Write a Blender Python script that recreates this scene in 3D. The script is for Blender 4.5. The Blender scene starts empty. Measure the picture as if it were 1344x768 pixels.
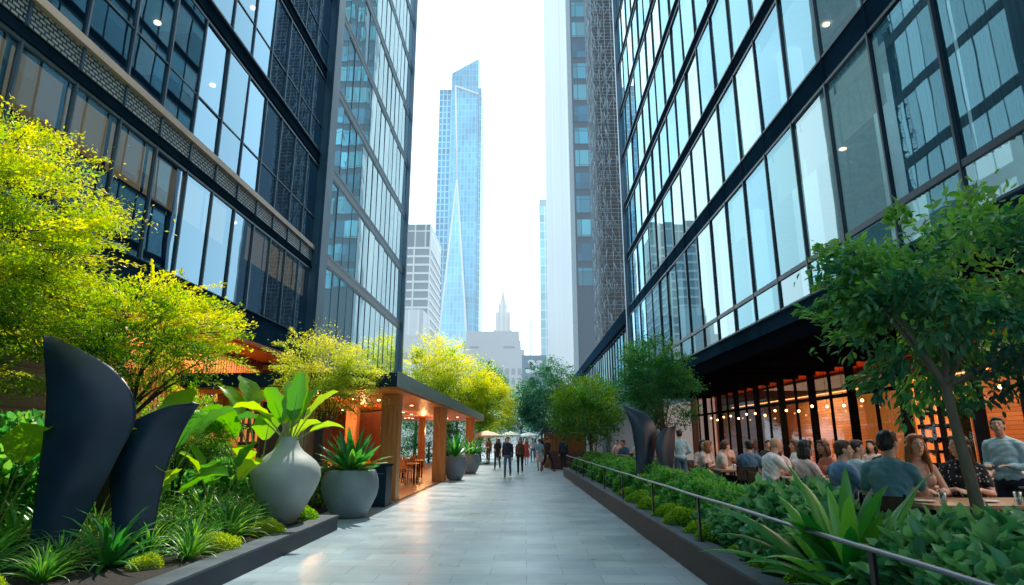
import bpy, bmesh, math, random
import numpy as np
from mathutils import Vector, Matrix, noise
C = bpy.context.scene.collection
sc = bpy.context.scene
R = math.radians
rnd = random.Random(7)
PI = math.pi

# ------------------------------------------------------------ tagging
def tag(o, label=None, cat=None, group=None, kind=None):
    if label: o['label'] = label
    if cat: o['category'] = cat
    if group: o['group'] = group
    if kind: o['kind'] = kind
    return o
def thing(name, label, cat, loc=(0, 0, 0), rz=0, group=None):
    o = bpy.data.objects.new(name, None); C.objects.link(o)
    o.location = loc; o.rotation_euler = (0, 0, rz)
    return tag(o, label, cat, group)
def add(name, me, parent=None, loc=(0, 0, 0), rot=(0, 0, 0), sca=(1, 1, 1)):
    o = bpy.data.objects.new(name, me); C.objects.link(o)
    o.location = loc; o.rotation_euler = rot; o.scale = sca
    if parent: o.parent = parent
    return o
def copy_tree(o, parent=None):
    c = o.copy(); C.objects.link(c); c.parent = parent
    for ch in list(o.children): copy_tree(ch, c)
    return c

# ------------------------------------------------------------ mesh builder
class MB:
    def __init__(s): s.v = []; s.f = []; s.m = []; s.sm = []
    def poly(s, pts, m=0, smooth=False):
        b = len(s.v); s.v += [tuple(p) for p in pts]; s.f.append(tuple(range(b, b + len(pts)))); s.m.append(m); s.sm.append(smooth)
        return s
    def box(s, x0, x1, y0, y1, z0, z1, m=0, M=None):
        b = len(s.v)
        P = [(x0, y0, z0), (x1, y0, z0), (x1, y1, z0), (x0, y1, z0), (x0, y0, z1), (x1, y0, z1), (x1, y1, z1), (x0, y1, z1)]
        if M is not None: P = [tuple(M @ Vector(p)) for p in P]
        s.v += P
        for f in ((0, 3, 2, 1), (4, 5, 6, 7), (0, 1, 5, 4), (1, 2, 6, 5), (2, 3, 7, 6), (3, 0, 4, 7)):
            s.f.append(tuple(b + i for i in f)); s.m.append(m); s.sm.append(False)
        return s
    def prism(s, pts, z0, z1, m=0):
        """pts: ccw polygon (x,y)"""
        n = len(pts); b = len(s.v)
        s.v += [(p[0], p[1], z0) for p in pts] + [(p[0], p[1], z1) for p in pts]
        s.f.append(tuple(b + i for i in reversed(range(n)))); s.m.append(m); s.sm.append(False)
        s.f.append(tuple(b + n + i for i in range(n))); s.m.append(m); s.sm.append(False)
        for i in range(n):
            j = (i + 1) % n
            s.f.append((b + i, b + j, b + n + j, b + n + i)); s.m.append(m); s.sm.append(False)
        return s
    def tube(s, pts, rad, n=8, m=0, caps=True):
        pts = [Vector(p) for p in pts]
        if not isinstance(rad, (list, tuple)): rad = [rad] * len(pts)
        b = len(s.v); ref = None
        for i, p in enumerate(pts):
            d = (pts[min(i + 1, len(pts) - 1)] - pts[max(i - 1, 0)])
            if d.length < 1e-9: d = Vector((0, 0, 1))
            d.normalize()
            if ref is None: ref = d.orthogonal().normalized()
            ref = (ref - d * ref.dot(d))
            if ref.length < 1e-6: ref = d.orthogonal()
            ref.normalize(); q = d.cross(ref)
            for k in range(n):
                a = 2 * PI * k / n
                s.v.append(tuple(p + (ref * math.cos(a) + q * math.sin(a)) * rad[i]))
        for i in range(len(pts) - 1):
            for k in range(n):
                k2 = (k + 1) % n
                s.f.append((b + i * n + k, b + i * n + k2, b + (i + 1) * n + k2, b + (i + 1) * n + k)); s.m.append(m); s.sm.append(True)
        if caps:
            s.f.append(tuple(b + k for k in reversed(range(n)))); s.m.append(m); s.sm.append(False)
            e = b + (len(pts) - 1) * n
            s.f.append(tuple(e + k for k in range(n))); s.m.append(m); s.sm.append(False)
        return s
    def lathe(s, prof, n=32, m=0, c=(0, 0, 0)):
        b = len(s.v)
        for (r, z) in prof:
            for k in range(n):
                a = 2 * PI * k / n
                s.v.append((c[0] + r * math.cos(a), c[1] + r * math.sin(a), c[2] + z))
        for i in range(len(prof) - 1):
            for k in range(n):
                k2 = (k + 1) % n
                s.f.append((b + i * n + k, b + i * n + k2, b + (i + 1) * n + k2, b + (i + 1) * n + k)); s.m.append(m); s.sm.append(True)
        if prof[0][0] > 1e-4: s.f.append(tuple(b + k for k in reversed(range(n)))); s.m.append(m); s.sm.append(False)
        e = b + (len(prof) - 1) * n
        if prof[-1][0] > 1e-4: s.f.append(tuple(e + k for k in range(n))); s.m.append(m); s.sm.append(False)
        return s
    def ball(s, c, r, n=10, m=0):
        if not isinstance(r, (list, tuple)): r = (r, r, r)
        k0 = max(4, n // 2); b = len(s.v)
        for i in range(k0 + 1):
            t = PI * i / k0
            for k in range(n):
                a = 2 * PI * k / n
                s.v.append((c[0] + r[0] * math.sin(t) * math.cos(a), c[1] + r[1] * math.sin(t) * math.sin(a), c[2] - r[2] * math.cos(t)))
        for i in range(k0):
            for k in range(n):
                k2 = (k + 1) % n
                s.f.append((b + i * n + k, b + i * n + k2, b + (i + 1) * n + k2, b + (i + 1) * n + k)); s.m.append(m); s.sm.append(True)
        return s
    def mesh(s, name, mats):
        me = bpy.data.meshes.new(name)
        me.from_pydata(s.v, [], s.f)
        if not isinstance(mats, (list, tuple)): mats = [mats]
        for q in mats: me.materials.append(q)
        if s.f:
            me.polygons.foreach_set('material_index', s.m)
            me.polygons.foreach_set('use_smooth', s.sm)
        me.update()
        return me
    def build(s, name, mats, parent=None, loc=(0, 0, 0), rot=(0, 0, 0)):
        return add(name, s.mesh(name, mats), parent, loc, rot)
def bevel(o, w=0.01, seg=2):
    bm = bmesh.new(); bm.from_mesh(o.data)
    bmesh.ops.remove_doubles(bm, verts=bm.verts, dist=1e-5)
    bmesh.ops.bevel(bm, geom=[e for e in bm.edges if len(e.link_faces) == 2 and e.calc_face_angle(0) > 0.5], offset=w, segments=seg, affect='EDGES', profile=0.5)
    bm.to_mesh(o.data); bm.free(); return o

# ------------------------------------------------------------ materials
def newmat(name):
    m = bpy.data.materials.new(name); m.use_nodes = True
    nt = m.node_tree; nt.nodes.clear()
    out = nt.nodes.new('ShaderNodeOutputMaterial')
    return m, nt, out
def N(nt, t, **kw):
    n = nt.nodes.new('ShaderNode' + t)
    for k, v in kw.items():
        if hasattr(n, k): setattr(n, k, v)
        else: n.inputs[k.replace('_', ' ')].default_value = v
    return n
def rgb(c): return (c[0], c[1], c[2], 1)
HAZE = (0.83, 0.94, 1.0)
def finish(nt, out, shader, haze=0.0):  # haze: fixed share of pale emission, aerial haze painted into the material
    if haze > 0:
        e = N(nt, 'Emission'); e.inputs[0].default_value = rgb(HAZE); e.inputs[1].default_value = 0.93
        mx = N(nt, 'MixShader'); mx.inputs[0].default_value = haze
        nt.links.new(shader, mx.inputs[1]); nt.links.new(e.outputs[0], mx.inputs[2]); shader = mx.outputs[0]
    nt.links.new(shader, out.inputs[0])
def pos(nt, scale=(1, 1, 1), obj=False):
    if obj:
        src = N(nt, 'TexCoord').outputs['Object']
    else:
        src = N(nt, 'NewGeometry').outputs['Position']
    mp = N(nt, 'Mapping'); mp.inputs['Scale'].default_value = scale
    nt.links.new(src, mp.inputs[0]); return mp.outputs[0]
def simple(name, col, rough=0.6, metal=0.0, var=0.12, nscale=3.0, bump=0.0, bscale=40.0, emit=None, es=0.0, haze=0.0, stretch=(1, 1, 1), spec=0.5, col2=None, coat=0.0):
    m, nt, out = newmat(name)
    p = N(nt, 'BsdfPrincipled'); p.inputs['Roughness'].default_value = rough; p.inputs['Metallic'].default_value = metal
    p.inputs['Specular IOR Level'].default_value = spec
    if coat: p.inputs['Coat Weight'].default_value = coat
    v = pos(nt, stretch)
    nz = N(nt, 'TexNoise'); nz.inputs['Scale'].default_value = nscale; nz.inputs['Detail'].default_value = 6
    nt.links.new(v, nz.inputs['Vector'])
    cr = N(nt, 'ValToRGB')
    a = tuple(max(0, c * (1 - var)) for c in col) if col2 is None else col
    b = tuple(min(1, c * (1 + var)) for c in col) if col2 is None else col2
    cr.color_ramp.elements[0].color = rgb(a); cr.color_ramp.elements[1].color = rgb(b)
    cr.color_ramp.elements[0].position = .3; cr.color_ramp.elements[1].position = .7
    nt.links.new(nz.outputs[0], cr.inputs[0]); nt.links.new(cr.outputs[0], p.inputs['Base Color'])
    mr = N(nt, 'MapRange'); mr.inputs[3].default_value = max(0.02, rough - .1); mr.inputs[4].default_value = min(1, rough + .1)
    nt.links.new(nz.outputs[0], mr.inputs[0]); nt.links.new(mr.outputs[0], p.inputs['Roughness'])
    if bump:
        n2 = N(nt, 'TexNoise'); n2.inputs['Scale'].default_value = bscale; n2.inputs['Detail'].default_value = 4
        nt.links.new(v, n2.inputs['Vector'])
        bp = N(nt, 'Bump'); bp.inputs['Strength'].default_value = bump; bp.inputs['Distance'].default_value = .02
        nt.links.new(n2.outputs[0], bp.inputs['Height']); nt.links.new(bp.outputs[0], p.inputs['Normal'])
    if emit:
        p.inputs['Emission Color'].default_value = rgb(emit); p.inputs['Emission Strength'].default_value = es
    finish(nt, out, p.outputs[0], haze)
    return m
def wood(name, c1, c2, rough=.45, axis='z', scale=1.0, plank=0.0, es=0.0):
    m, nt, out = newmat(name)
    p = N(nt, 'BsdfPrincipled'); p.inputs['Roughness'].default_value = rough
    st = {'x': (.6, 9, 9), 'y': (9, .6, 9), 'z': (9, 9, .6)}[axis]
    v = pos(nt, tuple(k * scale for k in st))
    nz = N(nt, 'TexNoise'); nz.inputs['Scale'].default_value = 1.6; nz.inputs['Detail'].default_value = 8; nz.inputs['Distortion'].default_value = .6
    nt.links.new(v, nz.inputs['Vector'])
    cr = N(nt, 'ValToRGB'); cr.color_ramp.elements[0].color = rgb(c1); cr.color_ramp.elements[1].color = rgb(c2)
    cr.color_ramp.elements[0].position = .32; cr.color_ramp.elements[1].position = .68
    nt.links.new(nz.outputs[0], cr.inputs[0])
    nt.links.new(cr.outputs[0], p.inputs['Base Color'])
    bp = N(nt, 'Bump'); bp.inputs['Strength'].default_value = .25; bp.inputs['Distance'].default_value = .01
    nt.links.new(nz.outputs[0], bp.inputs['Height']); nt.links.new(bp.outputs[0], p.inputs['Normal'])
    finish(nt, out, p.outputs[0]); return m
def glass(name, tint, refl=0.25, rough=.015, wav=0.02, body=(0.02, 0.05, 0.07), trans=0.6, gl=(0.85, 0.95, 1.0), haze=0, pscale=.5, rmax=.96):
    """coated facade glass: reflects more at grazing angles, the rest part tinted see-through, part dark body"""
    m, nt, out = newmat(name)
    tr = N(nt, 'BsdfTransparent'); tr.inputs[0].default_value = rgb(tint)
    df = N(nt, 'BsdfDiffuse'); df.inputs[0].default_value = rgb(body)
    mx = N(nt, 'MixShader'); mx.inputs[0].default_value = trans
    nt.links.new(df.outputs[0], mx.inputs[1]); nt.links.new(tr.outputs[0], mx.inputs[2])
    g = N(nt, 'BsdfGlossy'); g.inputs[0].default_value = rgb(gl); g.inputs['Roughness'].default_value = rough
    v = pos(nt)
    nz = N(nt, 'TexNoise'); nz.inputs['Scale'].default_value = pscale; nz.inputs['Detail'].default_value = 1.5
    nt.links.new(v, nz.inputs['Vector'])
    bp = N(nt, 'Bump'); bp.inputs['Strength'].default_value = 1.0; bp.inputs['Distance'].default_value = wav
    nt.links.new(nz.outputs[0], bp.inputs['Height']); nt.links.new(bp.outputs[0], g.inputs['Normal'])
    lw = N(nt, 'LayerWeight'); lw.inputs[0].default_value = .35
    lw.inputs[0].default_value = .5
    pw = N(nt, 'Math'); pw.operation = 'POWER'; pw.inputs[1].default_value = 2.8; nt.links.new(lw.outputs['Facing'], pw.inputs[0])
    mr = N(nt, 'MapRange'); mr.inputs[3].default_value = refl; mr.inputs[4].default_value = rmax
    nt.links.new(pw.outputs[0], mr.inputs[0])
    m2 = N(nt, 'MixShader'); nt.links.new(mr.outputs[0], m2.inputs[0])
    nt.links.new(mx.outputs[0], m2.inputs[1]); nt.links.new(g.outputs[0], m2.inputs[2])
    finish(nt, out, m2.outputs[0], haze); return m
def leafmat(name, dark, mid, light, rough=.45, trans=.45, haze=0.0, tcol=None):
    """per-leaf tint attribute picks the shade; part of the light passes through the blade"""
    m, nt, out = newmat(name)
    at = N(nt, 'Attribute'); at.attribute_name = 'tint'
    cr = N(nt, 'ValToRGB'); e = cr.color_ramp.elements
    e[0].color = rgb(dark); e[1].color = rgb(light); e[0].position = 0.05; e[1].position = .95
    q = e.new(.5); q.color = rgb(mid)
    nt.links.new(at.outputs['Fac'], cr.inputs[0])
    p = N(nt, 'BsdfPrincipled'); p.inputs['Roughness'].default_value = rough
    nt.links.new(cr.outputs[0], p.inputs['Base Color'])
    t = N(nt, 'BsdfTranslucent')
    hs = N(nt, 'HueSaturation'); hs.inputs['Hue'].default_value = .485; hs.inputs['Saturation'].default_value = 1.15; hs.inputs['Value'].default_value = 2.0
    nt.links.new(cr.outputs[0], hs.inputs['Color']); nt.links.new(hs.outputs[0], t.inputs[0])
    mx = N(nt, 'MixShader'); mx.inputs[0].default_value = trans
    nt.links.new(p.outputs[0], mx.inputs[1]); nt.links.new(t.outputs[0], mx.inputs[2])
    finish(nt, out, mx.outputs[0], haze); return m
def emis(name, col, s):
    m, nt, out = newmat(name); e = N(nt, 'Emission'); e.inputs[0].default_value = rgb(col); e.inputs[1].default_value = s
    nt.links.new(e.outputs[0], out.inputs[0]); return m

# ------------------------------------------------------------ camera
CAMZ = 1.65
cam = bpy.data.objects.new('camera', bpy.data.cameras.new('camera')); C.objects.link(cam)
cam.location = (0, 0, CAMZ)
PITCH = math.atan(193 / 800); YAW = math.atan(18 / 800 * math.cos(PITCH))
cam.rotation_euler = (PI / 2 + PITCH, 0, YAW)
cam.data.sensor_width = 36; cam.data.lens = 36 * 800 / 1344; cam.data.clip_end = 5000; cam.data.clip_start = .05
sc.camera = cam
_cm = cam.matrix_basis.inverted()
def proj(x, y, z):
    p = _cm @ Vector((x, y, z))
    if p.z > -.2: return None
    return (672 + 800 * p.x / -p.z, 384 - 800 * p.y / -p.z)
def screen_area(p4):
    q = [proj(*p) for p in p4]
    if any(a is None for a in q): 
        q = [a for a in q if a]
        if len(q) < 2: return 0
    xs = [min(1344, max(0, a[0])) for a in q]; ys = [min(768, max(0, a[1])) for a in q]
    return (max(xs) - min(xs)) * (max(ys) - min(ys))
sc.view_settings.view_transform = 'Standard'; sc.view_settings.look = 'None'; sc.view_settings.exposure = 0
sc.render.engine = 'CYCLES'
sc.cycles.use_denoising = True
sc.cycles.max_bounces = 7; sc.cycles.diffuse_bounces = 3; sc.cycles.glossy_bounces = 4; sc.cycles.transparent_max_bounces = 12
sc.cycles.transmission_bounces = 4; sc.cycles.sample_clamp_indirect = 6; sc.cycles.caustics_reflective = False; sc.cycles.caustics_refractive = False

# ------------------------------------------------------------ light
SUN_EL, SUN_AZ = R(50), R(3.6)       # azimuth measured from +Y towards +X
w = bpy.data.worlds.new('World'); sc.world = w; w.use_nodes = True
nt = w.node_tree; nt.nodes.clear()
wo = nt.nodes.new('ShaderNodeOutputWorld'); bg = nt.nodes.new('ShaderNodeBackground')
sky = nt.nodes.new('ShaderNodeTexSky'); sky.sky_type = 'NISHITA'; sky.sun_disc = False
sky.sun_elevation = SUN_EL; sky.sun_rotation = SUN_AZ; sky.air_density = 1.2; sky.dust_density = 4.0; sky.ozone_density = 1.5
bg.inputs[1].default_value = .15
# bright summer haze over the blue
mixh = nt.nodes.new('ShaderNodeMix'); mixh.data_type = 'RGBA'
tc = nt.nodes.new('ShaderNodeTexCoord')
dt = nt.nodes.new('ShaderNodeVectorMath'); dt.operation = 'DOT_PRODUCT'
sdir = Vector((math.sin(SUN_AZ) * math.cos(R(20)), math.cos(SUN_AZ) * math.cos(R(20)), math.sin(R(20))))
nt.links.new(tc.outputs['Generated'], dt.inputs[0]); dt.inputs[1].default_value = sdir
mr = nt.nodes.new('ShaderNodeMapRange'); mr.inputs[1].default_value = -.2; mr.inputs[2].default_value = .97
mr.inputs[3].default_value = .5; mr.inputs[4].default_value = .97
nt.links.new(dt.outputs['Value'], mr.inputs[0])
nt.links.new(mr.outputs[0], mixh.inputs[0])
nt.links.new(sky.outputs[0], mixh.inputs[6]); mixh.inputs[7].default_value = (12.2, 15.6, 17.4, 1)
nt.links.new(mixh.outputs[2], bg.inputs[0]); nt.links.new(bg.outputs[0], wo.inputs[0])
sun = bpy.data.objects.new('sun', bpy.data.lights.new('sun', 'SUN')); C.objects.link(sun)
sun.data.energy = 5.0; sun.data.angle = R(.6); sun.data.color = (1, .93, .80)
d = Vector((math.sin(SUN_AZ) * math.cos(SUN_EL), math.cos(SUN_AZ) * math.cos(SUN_EL), math.sin(SUN_EL)))
sun.rotation_euler = d.to_track_quat('Z', 'Y').to_euler(); sun.location = (0, 0, 60)
def point(loc, power, col, r=.12):
    l = bpy.data.objects.new('lamp_and_fill_point', bpy.data.lights.new('lamp', 'POINT')); C.objects.link(l)
    l.data.energy = power; l.data.color = col; l.data.shadow_soft_size = r; l.location = loc; return l
def area(loc, size, sy, power, col, rot=(0, 0, 0)):
    l = bpy.data.objects.new('lamp_and_fill_area', bpy.data.lights.new('lamp', 'AREA')); C.objects.link(l)
    l.data.shape = 'RECTANGLE'; l.data.size = size; l.data.size_y = sy; l.data.energy = power; l.data.color = col
    l.location = loc; l.rotation_euler = rot; return l
M = {}
M['steel'] = simple('dark_steel', (.014, .036, .062), .5, 0, .2, 1.5, spec=0)
M['steel_blue'] = simple('blue_grey_metal', (.018, .055, .098), .5, 0, .25, .8, spec=0)
M['pillar'] = simple('mid_blue_pillar', (.05, .13, .20), .35, .2, .25, .6)
M['band_t'] = simple('tower_band', (.11, .17, .21), .4, .2, .2, 1)
M['mull_l'] = simple('bronze_grey_mullion', (.085, .15, .21), .35, .2, .2, 1.0)
M['mull_r'] = simple('black_mullion', (.022, .05, .08), .4, .1, .2, 1.0)
M['ledge'] = simple('pale_ledge', (.66, .52, .42), .5, .2, .15, 1)
M['soffit_dark'] = wood('dark_soffit_boards', (.040, .024, .019), (.095, .058, .045), .5, 'y')
M['beam'] = simple('black_beam', (.007, .011, .018), .6, 0, spec=0)
M['orange_wood'] = wood('orange_wood', (.66, .15, .02), (.88, .28, .04), .4, 'y')
M['orange_post'] = wood('orange_post', (.38, .15, .04), (.62, .30, .09), .42, 'z')
M['wood_slat'] = wood('slat_wood', (.14, .055, .025), (.34, .15, .065), .5, 'z')
M['table_wood'] = wood('table_wood', (.42, .24, .13), (.62, .40, .24), .35, 'y')
M['interior_dark'] = simple('dark_interior', (.02, .035, .045), .8)
M['interior_left'] = simple('dim_interior', (.035, .045, .06), .8)
M['interior_pale'] = simple('pale_interior', (.10, .23, .27), .8, emit=(.4, .85, 1), es=.06)  # faint self-glow stands in for room lighting
M['ceil_pale'] = simple('office_ceiling', (.6, .66, .66), .8, emit=(.7, .9, .92), es=.20)  # whole ceiling glows as added fill for the offices
M['column_white'] = simple('white_round_column', (.80, .90, .92), .6, emit=(.7, .95, 1), es=.38)  # lit look of the columns put in as emission
M['blind'] = simple('roller_blind', (.66, .72, .70), .85, var=.05, emit=(.7, .95, .95), es=.34, stretch=(1, 1, 8))  # emission makes the blinds look lit without a lamp
M['blind_tan'] = simple('tan_blind', (.62, .36, .18), .8, var=.1, emit=(.9, .48, .20), es=.55)  # warm room light put into the blind as its own glow
M['curtain'] = simple('grey_curtain', (.10, .20, .24), .9, var=.55, stretch=(1, 14, .2))
M['glass_l'] = [glass('left_glass_%d' % i, (.42 - .05 * i, .6 - .05 * i, .68), .10 + .05 * i, .012, .0015 + .001 * i, (.004, .035, .07), .55, (.52, .80, 1.0)) for i in range(3)]
M['glass_t'] = [glass('tower_glass_%d' % i, (.3, .5, .6), .50 + .09 * i, .012, .008, (.13, .36, .46), .18, (.85, 1.0, 1.0)) for i in range(3)]
M['glass_r'] = [glass('right_glass_%d' % i, (.66 - .06 * i, .86 - .05 * i, .86), .07 + .05 * i, .015, .001 + .001 * i, (.012, .085, .115), .74, [(.52, .82, .90), (.78, .95, .97), (.42, .70, .82)][i]) for i in range(3)]
M['glass_shop'] = glass('shop_glass', (.95, .82, .74), .05, .01, .002, (.05, .03, .02), .96, (.9, .95, 1), rmax=.30)
M['paint_dark'] = simple('charcoal_planter_metal', (.024, .038, .055), .5, 0, .35, 1.6, bump=.08, spec=.15)
M['kerb_top'] = simple('planter_coping', (.075, .10, .13), .6, 0, .35, 3, bump=.15, spec=.2)
M['soil'] = simple('dark_soil', (.018, .014, .012), .95, 0, .5, 14, bump=1.0, bscale=30)
M['asphalt'] = simple('grey_ground', (.20, .22, .24), .8, 0, .2, .5, bump=.1)
M['sculpt'] = simple('blue_black_sculpture_metal', (.008, .030, .058), .38, 0, .35, 2.0, bump=.04, bscale=25, spec=.45)
M['vase'] = simple('pale_grey_ceramic', (.36, .425, .435), .55, 0, .12, 2.5, bump=.12, bscale=60)
M['pot'] = simple('slate_grey_pot', (.17, .235, .28), .6, 0, .12, 3, bump=.15, bscale=50)
M['trunk'] = simple('grey_bark', (.13, .10, .07), .85, 0, .35, 9, bump=.8, bscale=35, stretch=(1, 1, .3))
M['trunk_dark'] = simple('dark_bark', (.06, .042, .03), .85, 0, .35, 9, bump=.8, bscale=35, stretch=(1, 1, .3))
M['trunk_moss'] = simple('mossy_bark', (.10, .11, .07), .85, 0, .35, 7, bump=.9, bscale=30, stretch=(1, 1, .3), col2=(.19, .16, .12))
M['leaf_maple'] = leafmat('maple_leaf', (.04, .16, .025), (.24, .42, .03), (.66, .66, .04), trans=.5)
M['leaf_yel'] = leafmat('yellow_green_leaf', (.07, .20, .02), (.33, .44, .03), (.68, .64, .05), trans=.5)
M['leaf_yel2'] = leafmat('olive_leaf', (.06, .18, .03), (.30, .44, .05), (.66, .68, .12), trans=.45)
M['leaf_dark'] = leafmat('dark_green_leaf', (.014, .085, .065), (.05, .22, .10), (.22, .50, .10), rough=.38, trans=.35)
M['leaf_mid'] = leafmat('green_leaf', (.02, .14, .07), (.07, .30, .09), (.22, .50, .10), trans=.4)
M['leaf_midy'] = leafmat('fresh_green_leaf', (.03, .15, .03), (.12, .34, .04), (.36, .52, .05), trans=.45)
M['leaf_far'] = leafmat('far_leaf', (.02, .12, .08), (.06, .22, .11), (.17, .36, .13), trans=.35)
M['leaf_teal'] = leafmat('teal_leaf', (.012, .085, .05), (.045, .22, .11), (.20, .48, .18), rough=.35, trans=.25)
M['leaf_strap'] = leafmat('strap_leaf', (.02, .13, .04), (.06, .28, .06), (.18, .50, .08), rough=.33, trans=.3)
M['leaf_grass'] = leafmat('sword_grass_leaf', (.02, .12, .03), (.08, .28, .05), (.32, .56, .10), rough=.38, trans=.35)
M['leaf_lime'] = leafmat('lime_leaf', (.08, .18, .02), (.24, .38, .04), (.46, .56, .06), trans=.45)
M['leaf_paddle'] = leafmat('paddle_leaf', (.02, .13, .04), (.12, .36, .04), (.36, .55, .05), rough=.3, trans=.45)
M['stem'] = simple('green_stem', (.20, .33, .06), .5)
M['white'] = simple('white_ceramic', (.75, .77, .78), .3)
M['silver'] = simple('brushed_rail_metal', (.17, .22, .28), .34, .8, .1, 5)
M['post'] = simple('black_rail_post', (.02, .025, .035), .4, .6)
M['bulb'] = emis('warm_bulb', (1.0, .50, .18), 9)
M['down'] = emis('warm_downlight', (1.0, .62, .30), 10)
M['strip'] = emis('warm_light_strip', (1.0, .45, .15), 2.6)
M['skinA'] = simple('skin_light', (.70, .43, .33), .5, var=.06, nscale=8)
M['skinB'] = simple('skin_tan', (.54, .32, .22), .5, var=.06, nscale=8)
M['skinC'] = simple('skin_brown', (.27, .15, .10), .5, var=.06, nscale=8)
# ============================================================ SETTING
def paving_mat():
    m, nt, out = newmat('bluestone_paving')
    p = N(nt, 'BsdfPrincipled')
    v = pos(nt)
    sw = N(nt, 'Mapping'); sw.inputs['Rotation'].default_value = (0, 0, 0); nt.links.new(v, sw.inputs[0])
    br = N(nt, 'TexBrick'); br.offset = .5; br.inputs['Scale'].default_value = 1
    br.inputs['Brick Width'].default_value = .92; br.inputs['Row Height'].default_value = .46
    br.inputs['Mortar Size'].default_value = .006; br.inputs['Mortar Smooth'].default_value = .3; br.inputs['Bias'].default_value = -.1
    br.inputs['Color1'].default_value = (.32, .45, .53, 1); br.inputs['Color2'].default_value = (.46, .58, .64, 1); br.inputs['Mortar'].default_value = (.17, .24, .29, 1)
    nt.links.new(sw.outputs[0], br.inputs[0])
    nz = N(nt, 'TexNoise'); nz.inputs['Scale'].default_value = .7; nz.inputs['Detail'].default_value = 9; nz.inputs['Roughness'].default_value = .65
    nt.links.new(v, nz.inputs['Vector'])
    mr = N(nt, 'MapRange'); mr.inputs[1].default_value = .3; mr.inputs[2].default_value = .7; mr.inputs[3].default_value = .62; mr.inputs[4].default_value = 1.16
    nt.links.new(nz.outputs[0], mr.inputs[0])
    nf = N(nt, 'TexNoise'); nf.inputs['Scale'].default_value = 55; nf.inputs['Detail'].default_value = 4; nt.links.new(v, nf.inputs['Vector'])
    mf = N(nt, 'MapRange'); mf.inputs[3].default_value = .8; mf.inputs[4].default_value = 1.2; nt.links.new(nf.outputs[0], mf.inputs[0])
    mu = N(nt, 'Math'); mu.operation = 'MULTIPLY'; nt.links.new(mr.outputs[0], mu.inputs[0]); nt.links.new(mf.outputs[0], mu.inputs[1])
    vm = N(nt, 'VectorMath'); vm.operation = 'SCALE'; nt.links.new(br.outputs[0], vm.inputs[0]); nt.links.new(mu.outputs[0], vm.inputs['Scale'])
    nt.links.new(vm.outputs[0], p.inputs['Base Color'])
    # streaks of uneven roughness across the walk
    ns = N(nt, 'TexNoise'); ns.inputs['Scale'].default_value = 1.2; ns.inputs['Detail'].default_value = 4
    vs = pos(nt, (.6, 1.1, 1)); nt.links.new(vs, ns.inputs['Vector'])
    rr = N(nt, 'MapRange'); rr.inputs[1].default_value = .3; rr.inputs[2].default_value = .7; rr.inputs[3].default_value = .26; rr.inputs[4].default_value = .42
    nt.links.new(ns.outputs[0], rr.inputs[0]); nt.links.new(rr.outputs[0], p.inputs['Roughness'])
    bp = N(nt, 'Bump'); bp.inputs['Strength'].default_value = .35; bp.inputs['Distance'].default_value = .006
    ad = N(nt, 'Math'); ad.operation = 'MULTIPLY_ADD'; nt.links.new(nf.outputs[0], ad.inputs[0]); ad.inputs[1].default_value = .25
    inv = N(nt, 'Math'); inv.operation = 'SUBTRACT'; inv.inputs[0].default_value = 1; nt.links.new(br.outputs['Fac'], inv.inputs[1])
    nt.links.new(inv.outputs[0], ad.inputs[2]); nt.links.new(ad.outputs[0], bp.inputs['Height']); nt.links.new(bp.outputs[0], p.inputs['Normal'])
    nt.links.new(p.outputs[0], out.inputs[0]); return m
def struct(name, mb, mats): return tag(mb.build(name, mats), kind='structure')
struct('ground', MB().poly([(-900, -200, -.008), (900, -200, -.008), (900, 1600, -.008), (-900, 1600, -.008)]), M['asphalt'])
struct('walkway', MB().poly([(-9.9, -12, 0), (3.0, -12, 0), (3.0, 95, 0), (-9.9, 95, 0)]), paving_mat())

def kx(y): return 2.25 - .0165 * y          # outer face of the planter kerb beside the walk
PY0, PY1 = .5, 30.0
# planter on the restaurant side
pr = thing('raised_planter', 'long charcoal raised planter with railing between walk and restaurant terrace', 'planter', (2, 15, 0))
def W(o, par):  # keep world coords for child meshes under an empty at loc
    o.location = -Vector(par.location); return o
mb = MB().prism([(kx(PY0), PY0), (kx(PY0) + .07, PY0), (kx(PY1) + .07, PY1), (kx(PY1), PY1)], 0, .34)
mb.prism([(3.50, PY0), (3.60, PY0), (3.80, PY1), (3.70, PY1)], 0, .42)
mb.prism([(kx(PY1) + .07, PY1 - .1), (3.70, PY1 - .1), (3.70, PY1), (kx(PY1) + .07, PY1)], 0, .335)
W(mb.build('planter_wall', M['paint_dark'], pr), pr)
mb = MB().prism([(kx(PY0) - .012, PY0), (kx(PY0) + .26, PY0), (kx(PY1) + .26, PY1 - .1), (kx(PY1) - .012, PY1 - .1)], .342, .375)
o = W(mb.build('coping', M['kerb_top'], pr), pr)
W(MB().poly([(kx(PY0) + .06, PY0, .325), (3.51, PY0, .325), (3.71, PY1 - .1, .325), (kx(PY1) + .06, PY1 - .1, .325)]).build('soil', M['soil'], pr), pr)
# railing
rl = thing('railing', 'low metal railing with dark posts along the long raised planter', 'railing', (kx(10) + .14, 10, .375))
ys = [.9, 4.44, 8.45, 11.2, 14.3, 17.2, 19.9, 22.4, 24.8, 27.2, 29.4]
RZ = .93
W(MB().tube([(kx(y) + .14, y, RZ + (.004 * math.sin(y * 2))) for y in np.linspace(.2, 29.6, 40)], .018, 10).build('handrail', M['silver'], rl), rl)
W(MB().tube([(kx(y) + .155, y, .66) for y in np.linspace(19.6, 29.6, 20)], .008, 6).build('lower_rail', M['post'], rl), rl)
for y in ys:
    o = MB().box(-.012, .012, -.03, .03, .0, RZ - .39).box(-.035, .035, -.05, .05, 0, .008).build('rail_post', M['post'], rl)
    o.location = Vector((kx(y) + .14, y, .376)) - rl.location
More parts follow.
